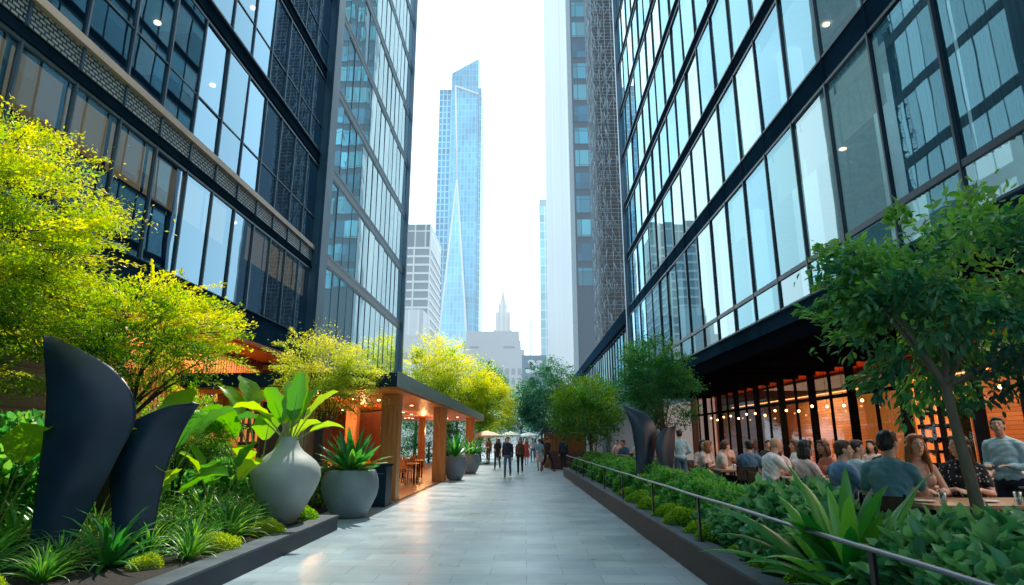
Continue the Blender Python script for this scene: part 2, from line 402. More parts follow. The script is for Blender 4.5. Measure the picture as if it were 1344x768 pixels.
# planter beside the left building
pl = thing('raised_planter', 'low charcoal planter under the sculptures and the pale vase', 'planter', (-6, 6, 0))
LX, LY = -3.55, 12.1
mb = MB().box(LX - .08, LX, -.5, LY, 0, .235).box(-8.8, LX - .08, LY - .08, LY, 0, .235)
W(mb.build('planter_wall', M['paint_dark'], pl), pl)
mb = MB().box(LX - .30, LX + .012, -.5, LY + .012, .237, .265).box(-8.8, LX - .30, LY - .29, LY + .012, .237, .265)
W(mb.build('coping', M['kerb_top'], pl), pl)
W(MB().box(-8.85, LX - .07, -.5, LY - .07, .0, .225).build('soil', M['soil'], pl), pl)
# bed behind the round pot
bd = thing('planting_bed', 'dark soil bed at the building foot behind the open round pot', 'planter', (-7, 14.5, 0))
W(MB().prism([(-8.8, 12.4), (-4.75, 12.4), (-4.75, 16.6), (-8.8, 16.6)], 0, .06).build('soil', M['soil'], bd), bd)
W(MB().box(-4.75, -4.69, 12.4, 16.6, 0, .10).box(-8.8, -4.75, 12.34, 12.4, 0, .10).build('edging', M['paint_dark'], bd), bd)
# restaurant terrace (raised deck)
def deckmat():
    return wood('terrace_deck', (.05, .04, .035), (.11, .09, .075), .6, 'y')
tr_ = struct('terrace_floor', MB().prism([(3.61, .5), (11.45, .5), (11.45, 44), (4.1, 44), (3.81, 30), ], 0, .28), deckmat())

# ============================================================ BUILDINGS
def win_frame_mesh(name, h, bay, mm, fw=.05, dep=.055, side=1, transom=None, head=.07):
    """frame in local coords: x = outward, y along facade, z up. Mullion on the y0 side, head and sill rails, optional transom"""
    mb = MB()
    mb.box(-.04, dep, -fw / 2, fw / 2, 0, h, 0)
    mb.box(-.035, dep * .8, fw / 2, bay - fw / 2, 0, .055, 0)
    mb.box(-.035, dep * .8, fw / 2, bay - fw / 2, h - head, h, 0)
    if transom: mb.box(-.03, dep * .6, fw / 2, bay - fw / 2, transom - .02, transom + .02, 0)
    return mb
def facade(bld, side, X, y0, n, bay, levels, panes, mm, opts, stuff_ok=True, limit=100):
    """side=+1: facade faces +x (building on the left). levels: (z0, z1, transom)"""
    cand = []
    for i in range(n):
        for li, (z0, z1, tr) in enumerate(levels):
            ya, yb = y0 + i * bay, y0 + (i + 1) * bay
            a = screen_area([(X, ya, z0), (X, yb, z0), (X, yb, z1), (X, ya, z1)])
            cand.append((a, i, li))
    cand.sort(key=lambda c: -c[0])
    keep = [c for c in cand[:limit] if c[0] > 0]; rest = cand[len(keep):]
    fm = {}
    rest_mb = MB()
    nP = len(panes)
    def spec(i, li): 
        r = random.Random(i * 131 + li * 17 + int(X * 7) + 3)
        return r
    for a, i, li in keep:
        z0, z1, tr = levels[li]; h = z1 - z0; r = spec(i, li)
        k = (round(h, 3), tr)
        if k not in fm:
            f_ = win_frame_mesh('window_frame', h, bay, mm, transom=tr, fw=opts.get('fw', .05), dep=opts.get('dep', .055)).mesh('window', mm)
            fm[k] = f_
        wdw = add('window', fm[k], bld, Vector((X, y0 + i * bay, z0)) - bld.location, (0, 0, 0), (side, 1, 1))
        if side < 0: wdw.scale = (-1, 1, 1)
        pi = r.randrange(nP); kp = ('p', round(h, 3), pi)
        if kp not in fm:
            fm[kp] = MB().poly([(0, .03, .05), (0, bay - .03, .05), (0, bay - .03, h - .06), (0, .03, h - .06)]).mesh('pane', panes[pi])
        pn = add('pane', fm[kp], wdw)
        # each sheet sits a hair out of true, as real ones do
        pn.rotation_euler = (0, r.uniform(-.006, .006), r.uniform(-.009, .009))
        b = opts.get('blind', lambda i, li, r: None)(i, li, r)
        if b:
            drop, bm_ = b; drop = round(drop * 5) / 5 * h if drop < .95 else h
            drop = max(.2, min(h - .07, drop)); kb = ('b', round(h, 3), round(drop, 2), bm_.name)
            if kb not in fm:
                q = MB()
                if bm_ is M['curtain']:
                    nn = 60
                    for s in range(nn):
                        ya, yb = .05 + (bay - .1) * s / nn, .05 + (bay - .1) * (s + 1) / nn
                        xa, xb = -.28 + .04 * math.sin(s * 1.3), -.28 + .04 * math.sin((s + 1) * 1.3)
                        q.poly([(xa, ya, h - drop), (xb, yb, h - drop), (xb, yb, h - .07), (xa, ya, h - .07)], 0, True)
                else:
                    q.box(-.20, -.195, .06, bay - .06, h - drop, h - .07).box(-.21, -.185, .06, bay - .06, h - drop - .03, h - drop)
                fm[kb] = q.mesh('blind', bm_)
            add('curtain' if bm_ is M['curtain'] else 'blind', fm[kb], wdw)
    for a, i, li in rest:
        z0, z1, tr = levels[li]; h = z1 - z0; ya = y0 + i * bay; r = spec(i, li)
        f_ = win_frame_mesh('f', h, bay, mm, transom=None, fw=opts.get('fw', .05), dep=opts.get('dep', .055))
        b0 = len(rest_mb.v)
        rest_mb.v += [(X + side * p[0], ya + p[1], z0 + p[2]) for p in f_.v]
        rest_mb.f += [tuple(b0 + q for q in (fc if side > 0 else fc[::-1])) for fc in f_.f]; rest_mb.m += f_.m; rest_mb.sm += f_.sm
        rest_mb.poly([(X, ya + .03, z0 + .05), (X, ya + bay - .03, z0 + .05), (X, ya + bay - .03, z1 - .06), (X, ya + .03, z1 - .06)], 1 + r.randrange(nP))
        if li > 2 and r.random() < opts.get('rb', .3):
            dz = h * r.choice([.3, .5, .8]); xx = X - side * .2
            rest_mb.poly([(xx, ya + .06, z1 - dz), (xx, ya + bay - .06, z1 - dz), (xx, ya + bay - .06, z1 - .07), (xx, ya + .06, z1 - .07)], nP + 1)
    if rest_mb.f:
        o = rest_mb.build('window', [mm] + list(panes) + [M['blind']], bld, -Vector(bld.location)); tag(o, kind='stuff')
# ---------------- left near block
LB = thing('office_building', 'dark glass office block with vent bands above the planter garden', 'building', (-14, 12, 0))
Y0, Y1 = -9.8, 24.4
def P(name, mb, mats, par): return W(mb.build(name, mats, par), par)
lev_l = [(5.7, 8.62, None), (9.62, 13.28, 1.25), (13.92, 17.5, 1.2), (18.1, 21.7, 1.2), (22.3, 25.9, None), (26.5, 30.1, None), (30.7, 34.3, None), (34.9, 38.5, None), (39.1, 42.7, None), (43.3, 46.9, None)]
bayL = 1.35
nL = int(round((Y1 - Y0) / bayL)); bayL = (Y1 - Y0) / nL
facade(LB, 1, -9.0, Y0, nL, bayL, lev_l, M['glass_l'], M['mull_l'],
       dict(blind=lambda i, li, r: (.3 + .15 * r.choice([0, 1, 1]), M['blind_tan']) if li == 0 and r.random() < .85 else ((.2, M['curtain']) if li == 1 and r.random() < .0 else None), rb=.05))
for (a, b) in [(4.8, 5.7)]:
    mb = MB()
    for i in range(nL):
        mb.box(-9.14, -8.93, Y0 + i * bayL + .012, Y0 + (i + 1) * bayL - .012, a, b - .04)
    mb.box(-9.2, -9.0, Y0, Y1, a + .02, b - .05).box(-9.1, -8.86, Y0, Y1, b - .04, b)
    P('fascia', mb, M['steel_blue'], LB)
for (a, b) in [(13.28, 13.92), (17.5, 18.1), (21.7, 22.3), (25.9, 26.5), (30.1, 30.7), (34.3, 34.9), (38.5, 39.1), (42.7, 43.3), (46.9, 48.2)]:
    mb = MB().box(-9.2, -8.98, Y0, Y1, a + .002, b - .002).box(-9.0, -8.93, Y0, Y1, a + .08, a + .14).box(-9.0, -8.93, Y0, Y1, b - .14, b - .08)
    P('spandrel_band', mb, M['steel'], LB)
P('spandrel_band', MB().box(-9.25, -8.99, Y0, Y1, 8.622, 8.90).box(-9.0, -8.92, Y0, Y1, 8.64, 8.70), M['steel'], LB)
P('ledge', MB().box(-9.2, -8.86, Y0, Y1, 9.42, 9.60), M['ledge'], LB)
def grille_mat():
    m, nt, out = newmat('vent_grille_metal')
    p = N(nt, 'BsdfPrincipled'); p.inputs['Roughness'].default_value = .5
    tcn = N(nt, 'NewGeometry'); sp = N(nt, 'SeparateXYZ'); nt.links.new(tcn.outputs['Position'], sp.inputs[0])
    cb = N(nt, 'CombineXYZ'); nt.links.new(sp.outputs['Y'], cb.inputs[0]); nt.links.new(sp.outputs['Z'], cb.inputs[1])
    br = N(nt, 'TexBrick'); br.inputs['Scale'].default_value = 1; br.inputs['Brick Width'].default_value = .17; br.inputs['Row Height'].default_value = .085
    br.inputs['Mortar Size'].default_value = .017; br.inputs['Mortar Smooth'].default_value = .2
    br.inputs['Color1'].default_value = (.55, .62, .64, 1); br.inputs['Color2'].default_value = (.78, .84, .85, 1); br.inputs['Mortar'].default_value = (.01, .02, .03, 1)
    nt.links.new(cb.outputs[0], br.inputs[0]); nt.links.new(br.outputs[0], p.inputs['Base Color'])
    bp = N(nt, 'Bump'); bp.invert = True; bp.inputs['Distance'].default_value = .03; nt.links.new(br.outputs['Fac'], bp.inputs['Height']); nt.links.new(bp.outputs[0], p.inputs['Normal'])
    nt.links.new(p.outputs[0], out.inputs[0]); return m
GM = grille_mat()
gme = MB().box(-.06, .0, .03, bayL - .03, 0, .48).mesh('vent_grille', GM)
gfr = MB().box(-.02, .08, -.025, .025, 0, .515).mesh('grille_mullion', M['mull_l'])
for i in range(nL):
    add('vent_grille', gme, LB, Vector((-8.97, Y0 + i * bayL, 8.92)) - LB.location)
for i in range(nL): add('grille_mullion', gfr, LB, Vector((-9.0, Y0 + i * bayL, 8.903)) - LB.location)
# interior floors, core wall, ceiling lamps
mb = MB()
for z in [5.6, 9.5, 13.8, 18.0, 22.2, 26.4, 30.6, 34.8, 39.0, 43.2]:
    mb.box(-14, -9.25, Y0, Y1 - .1, z - .30, z)
P('floor_slab', mb, M['interior_left'], LB)
P('core_wall', MB().box(-14.4, -14.02, Y0, Y1, 0, 48), M['interior_dark'], LB)
P('roof', MB().box(-30, -9.26, Y0, Y1, 47.0, 48.1), M['steel'], LB)
P('side_wall', MB().box(-30, -9.02, Y0 - .3, Y0, 0, 48.2), M['steel'], LB)
for (y, z, s) in [(9.8, 13.36, 1), (12.4, 13.36, 1), (15.1, 13.36, 1), (11.5, 9.1, 0), (14.2, 9.1, 0), (17.3, 9.1, 0), (20.2, 9.1, 0), (18.3, 13.36, 1), (14.6, 17.6, 0), (19.8, 17.6, 0)]:
    q = MB().lathe([(0.001, 0), (.10, .0), (.10, .05), (.001, .05)], 16).build('ceiling_lamp', M['down'], LB)
    q.location = Vector((-10.3 - .3 * s, y, z)) - LB.location
# corner pillar between the two blocks
P('corner_pillar', MB().box(-9.6, -8.72, 24.42, 25.2, 0, 48.2).box(-9.4, -8.88, 25.2, 26.1, 0, 48.2).box(-8.72, -8.64, 24.5, 24.62, 0, 48.2), M['pillar'], LB)
# ground floor of the left block
P('soffit', MB().box(-10.6, -9.2, Y0, 24.4, 4.66, 4.80).box(-9.22, -8.95, Y0, 24.4, 4.70, 4.818), M['orange_wood'], LB)
mb = MB()
for k in range(48):
    y = 15.2 + k * .19
    mb.box(-10.62, -10.52, y, y + .12, .1, 4.66)
P('slatted_wall', mb, M['wood_slat'], LB)
P('ground_floor_wall', MB().box(-10.9, -10.64, 15.0, 24.4, 0, 4.66), simple('brown_wall', (.22, .10, .05), .7, var=.3), LB)
def siding():
    m, nt, out = newmat('grey_siding'); p = N(nt, 'BsdfPrincipled'); p.inputs['Roughness'].default_value = .75
    wv = N(nt, 'TexWave'); wv.bands_direction = 'Z'; wv.inputs['Scale'].default_value = 1.1; wv.wave_profile = 'SAW'; wv.inputs['Distortion'].default_value = .15
    nt.links.new(pos(nt), wv.inputs[0]); cr = N(nt, 'ValToRGB'); cr.color_ramp.elements[0].color = (.02, .03, .035, 1); cr.color_ramp.elements[1].color = (.07, .085, .09, 1); cr.color_ramp.elements[1].position = .25
    nt.links.new(wv.outputs[0], cr.inputs[0]); nt.links.new(cr.outputs[0], p.inputs[0]); nt.links.new(p.outputs[0], out.inputs[0]); return m
P('siding_wall', MB().box(-10.9, -10.6, -9.8, 15.0, 0, 4.66), siding(), LB)
for y in (15.6, 18.4):
    o = P('wood_panel', MB().box(-10.50, -10.42, y, y + 1.0, .15, 4.4), M['orange_post'], LB)
# shelves seen behind the round pot; the goods glow to look lit
sh = MB()
for y in np.arange(20.0, 23.9, .48):
    sh.box(-10.5, -10.2, y - .02, y + .02, .9, 3.6)
for z in (.9, 1.55, 2.2, 2.85, 3.56): sh.box(-10.5, -10.21, 19.98, 23.84, z - .02, z + .02)
P('shelf_frame', sh, M['interior_dark'], LB)
sb = MB(); rr_ = random.Random(3)
for y in np.arange(20.05, 23.8, .12):
    for z in (.92, 1.57, 2.22, 2.87):
        sb.box(-10.44, -10.3, y, y + .07, z + .003, z + .15 + rr_.random() * .35)
P('boxed_goods', sb, simple('shelf_goods', (.55, .22, .08), .6, var=.4, nscale=4, col2=(.8, .5, .3), emit=(1, .4, .1), es=.35), LB)  # shelf light painted in as glow of the goods
area((-9.8, 18.5, 4.55), 1.0, 6, 240, (1, .55, .25))
area((-9.9, 22, 4.4), .8, 3, 110, (1, .5, .2))

# ---------------- left far block
LT = thing('office_tower', 'tall mirror glass office tower beyond the dark corner pillar', 'building', (-14, 34, 0))
Ya, Yb = 26.1, 43.0
lev_t = []
z = 5.75
zs = [(5.5, 9.3), (9.85, 13.5), (14.1, 17.75), (18.3, 22.0), (22.5, 26.1), (26.7, 30.3), (30.9, 34.5), (35.1, 38.7), (39.3, 42.9), (43.5, 47.1)]
lev_t = [(a, b, None) for a, b in zs]
nT = 14; bT = (Yb - Ya) / nT
facade(LT, 1, -9.0, Ya, nT, bT, lev_t, M['glass_t'], M['mull_l'], dict(rb=.0, fw=.045, dep=.02))
for (a, b) in [(4.8, 5.5)] + [(zs[i][1], zs[i + 1][0]) for i in range(9)] + [(47.1, 48.2)]:
    mb = MB().box(-9.2, -8.98, Ya, Yb, a + .002, b - .002).box(-9.0, -8.965, Ya, Yb, a + .05, a + .11).box(-9.0, -8.965, Ya, Yb, b - .11, b - .05)
    P('spandrel_band', mb, simple('pinkish_band' , (.16, .17, .19), .35, .6) if a == zs[0][1] else M['band_t'], LT)
mb = MB()
for zz in zs: mb.box(-13, -9.3, Ya, Yb - .1, zz[0] - .35, zz[0] - .05)
P('floor_slab', mb, M['interior_left'], LT)
P('core_wall', MB().box(-13.4, -13.02, Ya, Yb, 0, 48), M['interior_dark'], LT)
P('end_wall', MB().box(-30, -9.0, Yb, Yb + .3, 0, 48.2), M['steel_blue'], LT)
P('corner_fin', MB().box(-9.1, -8.75, Yb + .02, Yb + .35, 4.8, 48.25), M['silver'], LT)
P('soffit', MB().box(-12.9, -9.0, Ya, Yb, 4.6, 4.79), M['orange_wood'], LT)
P('ground_floor_wall', MB().box(-12.95, -12.7, Ya, Yb, 0, 4.6), M['interior_dark'], LT)

# ---------------- right block with the restaurant
RB = thing('office_building', 'glass office block with black spandrels over the terrace restaurant', 'building', (12, 20, 0))
XR = 7.0; y0r, y1r = -9.0, 40.0
bR = 1.8; nR = int(round((y1r - y0r) / bR)); bR = (y1r - y0r) / nR
lev_r = [(5.06, 5.93, None), (5.93, 9.70, None)]
z = 10.32
while z < 40: 
    lev_r.append((z, z + 3.15, None)); z += 3.65
ztop = z
def bl_r(i, li, r):
    y = y0r + i * bR
    if li == 1:
        k = r.random()
        if 3 < y < 9: return (.97, M['curtain']) if k < .65 else (.3, M['blind'])
        return (r.choice([.2, .3, .4]), M['blind']) if k < .6 else ((.97, M['curtain']) if k < .75 else None)
    if li >= 2:
        k = r.random()
        if li == 2 and 9 < y < 15: return (.2, M['blind']) if k < .5 else None
        return (r.choice([.2, .4, .6, .8]), M['blind']) if k < .7 else None
facade(RB, -1, XR, y0r, nR, bR, lev_r, M['glass_r'], M['mull_r'], dict(blind=bl_r, rb=.5))
P('fascia', MB().box(XR - .04, XR + .25, y0r, y1r, 4.62, 5.058).box(XR - .07, XR, y0r, y1r, 5.0, 5.055), M['steel_blue'], RB)
mb = MB()
prev = 9.70
for (z0, z1, _) in lev_r[2:]:
    bb = MB().box(XR - .02, XR + .2, y0r, y1r, prev + .002, z0 - .002)
    for i in range(nR): bb.box(XR - .05, XR - .02, y0r + i * bR - .03, y0r + i * bR + .03, prev + .002, z0 - .002)
    P('spandrel_band', bb, M['steel_blue'] if prev < 10 else M['steel'], RB)
    prev = z1
P('roof', MB().box(XR, 30, y0r, y1r, prev + .01, prev + 1.2), M['steel'], RB)
mb = MB(); mc = MB()
for zf in [5.06] + [l[0] for l in lev_r[2:]]:
    mb.box(XR + .3, 13.5, y0r, y1r - .1, zf - .34, zf - .02)
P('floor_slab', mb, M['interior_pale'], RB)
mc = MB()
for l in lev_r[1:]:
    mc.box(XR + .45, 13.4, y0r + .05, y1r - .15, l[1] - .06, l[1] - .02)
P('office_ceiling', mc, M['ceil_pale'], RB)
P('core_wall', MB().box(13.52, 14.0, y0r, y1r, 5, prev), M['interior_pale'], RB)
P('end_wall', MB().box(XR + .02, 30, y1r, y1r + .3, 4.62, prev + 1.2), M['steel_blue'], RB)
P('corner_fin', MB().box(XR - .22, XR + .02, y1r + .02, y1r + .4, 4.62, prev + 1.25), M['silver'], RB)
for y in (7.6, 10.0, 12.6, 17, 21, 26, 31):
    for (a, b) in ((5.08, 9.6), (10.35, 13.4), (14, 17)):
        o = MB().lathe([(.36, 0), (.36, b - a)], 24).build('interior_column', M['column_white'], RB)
        o.location = Vector((8.3, y, a)) - RB.location
# warm rooms above the spandrel; wall panels glow to look lit
for (y, ) in ((9.6,), (11.6,), (14.8,)):
    P('wall_panel', MB().box(10.5, 10.6, y, y + 1.7, 10.35, 13.4), simple('warm_panel', (.42, .17, .08), .6, emit=(1, .42, .18), es=.28), RB)  # panel emission stands in for warm room light
    P('light_strip', MB().box(9.5, 9.53, y + .5, y + .56, 10.5, 13.2), emis('amber_strip', (1, .55, .25), 1.6), RB)
for (x, y, z) in [(8.6, 10.5, 13.36), (8.8, 12.4, 13.36), (9.5, 11.3, 13.36), (8.8, 15.6, 13.36), (8.6, 13.6, 9.62), (8.5, 5.6, 9.62), (9.0, 16.0, 9.62)]:
    o = MB().lathe([(.001, 0), (.09, 0), (.09, .03), (.001, .03)], 14).build('ceiling_lamp', M['down'], RB); o.location = Vector((x, y, z)) - RB.location
# soffit, beams, lights
P('soffit', MB().box(XR + .26, 16, y0r, 44, 4.42, 4.60), M['soffit_dark'], RB)
for y in np.arange(1.4, 40, 1.55):
    o = MB().box(0, 4.3, 0, .34, 0, .26).build('soffit_beam', M['beam'], RB); o.location = Vector((XR + .27, y, 4.155)) - RB.location
P('edge_beam', MB().box(XR + .0, XR + .24, y0r, 40, 4.15, 4.615), M['beam'], RB)
for y in (4.6, 6.1, 9.3, 12.4, 15.5, 20.1, 24.7):
    o = MB().box(-.5, .5, -.03, .03, 0, .02).build('soffit_light', emis('soffit_light', (1, .5, .22), 5), RB); o.location = Vector((9.0, y + .55, 4.40)) - RB.location
# restaurant glazing
SX = 11.5
big = MB().box(-.12, .12, -.09, .09, 0, 4.07).mesh('shopfront_post', M['beam'])
pane = MB().poly([(0, .05, .06), (0, 1.45, .06), (0, 1.45, 2.8), (0, .05, 2.8)]).poly([(0, .05, 2.92), (0, 1.45, 2.92), (0, 1.45, 4.02), (0, .05, 4.02)]).mesh('pane', M['glass_shop'])
fr = MB().box(-.05, .05, -.03, .03, 0, 4.07).box(-.06, .06, .03, 1.47, 2.8, 2.92).box(-.05, .05, .03, 1.47, 0, .06).box(-.05, .05, .03, 1.47, 4.02, 4.07)
frm = fr.mesh('shop_window', M['beam'])
k = 0
y = 1.0
while y < 43:
    o = add('shop_window', frm, RB, Vector((SX, y, .352)) - RB.location)
    add('pane', pane, o)
    if k % 2 == 0: add('shopfront_post', big, RB, Vector((SX, y, .351)) - RB.location)
    y += 1.5; k += 1
# room behind
P('restaurant_floor', MB().box(11.62, 17, 0, 44, .20, .345), M['orange_wood'], RB)
def brickwall():
    m, nt, out = newmat('warm_brick'); p = N(nt, 'BsdfPrincipled'); p.inputs['Roughness'].default_value = .7
    g = N(nt, 'NewGeometry'); s = N(nt, 'SeparateXYZ'); nt.links.new(g.outputs[0], s.inputs[0]); c = N(nt, 'CombineXYZ'); nt.links.new(s.outputs[1], c.inputs[0]); nt.links.new(s.outputs[2], c.inputs[1])
    b = N(nt, 'TexBrick'); b.inputs['Scale'].default_value = 1; b.inputs['Brick Width'].default_value = 2.4; b.inputs['Row Height'].default_value = .14; b.inputs['Mortar Size'].default_value = .008
    b.inputs[1].default_value = (.30, .19, .10, 1); b.inputs[2].default_value = (.46, .30, .17, 1); b.inputs[3].default_value = (.12, .07, .04, 1)
    nt.links.new(c.outputs[0], b.inputs[0]); nt.links.new(b.outputs[0], p.inputs[0]); nt.links.new(p.outputs[0], out.inputs[0]); return m
P('back_wall', MB().box(15.5, 15.8, 0, 44, .35, 4.4), brickwall(), RB)
P('side_wall', MB().box(11.62, 15.5, 43.6, 43.9, .35, 4.29).box(11.62, 15.5, -.3, -.02, .35, 4.29), M['wood_slat'], RB)
P('restaurant_ceiling', MB().box(11.62, 15.5, 0, 44, 4.30, 4.41), M['orange_wood'], RB)
P('bulkhead', MB().box(12.6, 12.9, 1, 40, 3.55, 4.29), M['soffit_dark'], RB)
P('light_strip', MB().box(12.55, 12.595, 3, 38, 3.50, 3.54), M['strip'], RB)
# back bar shelves
for (ya, yb, z1) in ((9.4, 12.5, 3.1), (15.2, 19.0, 3.0), (22, 27, 3.0), (3.2, 6.0, 2.2)):
    s = MB(); g = MB(); r_ = random.Random(int(ya))
    for y in np.arange(ya, yb + .01, .62): s.box(14.9, 15.45, y - .03, y + .03, .36, z1)
    for z in np.arange(.8, z1 + .01, .46):
        s.box(14.92, 15.44, ya, yb, z - .02, z + .02)
        for y in np.arange(ya + .06, yb - .05, .13):
            if z + .4 < z1 + .1: g.box(15.0, 15.09, y, y + .075, z + .022, z + .18 + r_.random() * .2)
    P('bar_shelving', s, M['beam'], RB)
    P('bottle_display', g, simple('amber_bottles', (.5, .16, .04), .3, var=.5, nscale=6, col2=(.85, .45, .18), emit=(1, .36, .08), es=.5), RB)  # amber light on the bottles put in as emission
    P('shelf_backlight', MB().box(15.46, 15.49, ya, yb, .8, z1), emis('amber_backlight', (1, .36, .10), .8), RB)
cu = MB()
for s in range(90):
    ya, yb = 19.6 + s * .03, 19.6 + (s + 1) * .03
    cu.poly([(12.1 + .06 * math.sin(s * .9), ya, .4), (12.1 + .06 * math.sin((s + 1) * .9), yb, .4), (12.1 + .06 * math.sin((s + 1) * .9), yb, 3.5), (12.1 + .06 * math.sin(s * .9), ya, 3.5)], 0, True)
P('curtain', cu, simple('amber_curtain', (.62, .26, .08), .8, var=.3, stretch=(1, 12, .2), emit=(1, .4, .1), es=.18), RB)  # curtain glows by itself, painted warm room light
for y in (5, 10.5, 17, 24, 32):
    area((13.8, y, 4.2), 2.0, 4.0, 300, (1, .56, .26)); point((13.2, y + 1.5, 2.9), 55, (1, .58, .28))
area((8.4, 7.0, 4.1), 4.0, 6.0, 260, (1, .84, .70)); area((8.6, 14, 4.1), 4.0, 7.0, 290, (1, .76, .58)); area((9.3, 28, 4.1), 3.0, 8.0, 150, (1, .6, .35))  # fill lights added over the terrace to brighten the diners
# ghosted monogram painted on the restaurant glass
mg = MB()
def stroke(mb, pts, wd, x):
    for a, b in zip(pts, pts[1:]):
        a, b = Vector(a), Vector(b); dd = (b - a).normalized(); nn = Vector((-dd.y, dd.x)) * wd / 2
        mb.poly([(x, a.x + nn.x, a.y + nn.y), (x, b.x + nn.x, b.y + nn.y), (x, b.x - nn.x, b.y - nn.y), (x, a.x - nn.x, a.y - nn.y)])
oy = 12.62
for pts in ([(0, 0), (0, .6), (-.28, .05), (-.28, .62)], [(-.30, .02), (-.36, .6), (-.55, .1), (-.72, .6)], [(-.70, .02), (-.72, .62), (-.9, .25), (-1.02, .6)], [(-.1, -.1), (-.9, -.14)]):
    stroke(mg, [(oy + p[0] + .1, 2.2 + p[1]) for p in pts], .03, SX - .012)
P('painted_monogram', mg, simple('gold_paint', (.62, .38, .22), .5, emit=(1, .6, .35), es=.12), RB)  # slight emission paints a lit look onto the lettering
# string of globe lamps hanging along the glazing
for i, y in enumerate(np.arange(8.2, 36, 1.15)):
    zz = 2.72 + .18 * abs(math.sin(i * 1.1))
    t = thing('pendant_lamp', 'warm glass globe pendant hanging from the terrace soffit', 'pendant lamp', (10.6, float(y), 4.40), 0, 'globe pendants hanging under the terrace soffit')
    MB().tube([(0, 0, 0), (0, 0, zz - 4.40)], .006, 5).build('cord', M['beam'], t)
    MB().ball((0, 0, zz - 4.40 - .05), .05, 12).build('globe', M['bulb'], t)

# ---------------- low glazed wing beyond, with slanted edge beam
PW = thing('glazed_wing', 'low glazed wing with dark sloping roof edge beyond the restaurant block', 'building', (12, 64, 0))
y0w, y1w = 40.5, 88.0
nW = 32; bW = (y1w - y0w) / nW
facade(PW, -1, 7.05, y0w, nW, bW, [(4.9, 9.3, None)], M['glass_r'], M['mull_r'], dict(blind=lambda i, li, r: (.8, M['blind']) if r.random() < .75 else None))
P('fascia', MB().box(6.98, 7.3, y0w, y1w, 4.3, 4.898), M['steel_blue'], PW)
P('edge_beam', MB().prism([(6.75, y0w), (7.6, y0w), (7.6, y1w), (6.75, y1w)], 9.302, 10.25), M['steel'], PW)
P('roof', MB().box(7.62, 18, y0w, y1w, 9.6, 10.1), M['steel'], PW)
P('floor_slab', MB().box(7.4, 12, y0w, y1w, 4.4, 4.7).box(7.4, 12, y0w, y1w, 9.0, 9.28), M['interior_pale'], PW)
P('back_wall', MB().box(12, 12.3, y0w, y1w, 0, 9.3), simple('pinkish_wall', (.62, .5, .46), .8, emit=(1, .85, .8), es=.25), PW)  # wall glows by itself in place of interior light
P('ground_floor_wall', MB().box(9.5, 9.8, 44.2, y1w, 0, 4.3), M['soffit_dark'], PW)

# ---------------- pavilion
PV = thing('pavilion', 'open timber pavilion with flat dark roof beside the walkway', 'pavilion', (-6, 30, 0))
P('floor', MB().prism([(-9.0, 17.0), (-3.55, 17.0), (-3.1, 44), (-9.0, 44)], .004, .03), wood('pavilion_floor', (.28, .15, .09), (.5, .30, .20), .35, 'x'), PV)
P('roof', MB().prism([(-9.0, 15.8), (-3.32, 15.8), (-3.05, 45), (-9.0, 45)], 2.99, 3.34), M['steel'], PV)
P('roof_edge', MB().prism([(-3.318, 15.8), (-3.27, 15.8), (-3.0, 45), (-3.048, 45)], 2.97, 3.37), simple('pale_roof_edge', (.30, .34, .38), .35, .5), PV)
P('ceiling', MB().prism([(-8.98, 15.9), (-3.34, 15.9), (-3.08, 44.9), (-8.98, 44.9)], 2.92, 2.985), M['orange_wood'], PV)
for (x, y, w_) in [(-3.85, 17.8, .5), (-3.52, 25.6, .5), (-3.42, 38.5, .5), (-6.2, 22.2, .4), (-8.6, 17.8, .5), (-6.4, 38.5, .4)]:
    o = MB().box(-w_ / 2, w_ / 2, -w_ / 2, w_ / 2, 0, 2.918 - .03).build('post', M['orange_post'], PV); o.location = Vector((x, y, .031)) - PV.location; bevel(o, .01)
rw = MB(); n = 26
for k in range(n):
    a0, a1 = PI * .02 + PI * .48 * k / n, PI * .02 + PI * .48 * (k + 1) / n
    f = lambda a, r: (-9.6 + r * math.cos(a), 22.5 + 1.6 * r * math.sin(a))
    p0, p1, p2, p3 = f(a0, 4.3), f(a1, 4.3), f(a1, 4.42), f(a0, 4.42)
    rw.prism([p3, p2, p1, p0][::-1], .03, 2.915)
P('curved_wall', rw, simple('rust_wall', (.26, .075, .03), .6, var=.2), PV)
rl_ = random.Random(5)
for k in range(22):
    x, y = -8.2 + rl_.random() * 4.3, 17 + rl_.random() * 22
    o = MB().lathe([(.001, 0), (.06, 0), (.06, .012), (.001, .012)], 12).build('downlight', M['down'], PV); o.location = Vector((x, y, 2.906)) - PV.location
area((-6.2, 20.5, 2.86), 3.5, 5, 90, (1, .5, .2)); area((-6.2, 30, 2.86), 3.5, 9, 120, (1, .5, .2))
for (x, y) in ((-6.6, 20), (-6.4, 24), (-6.2, 29), (-5.6, 34), (-5.6, 40)): point((x, y, 2.2), 95, (1, .52, .2))  # added fill points without fixtures, to light ceiling and walls
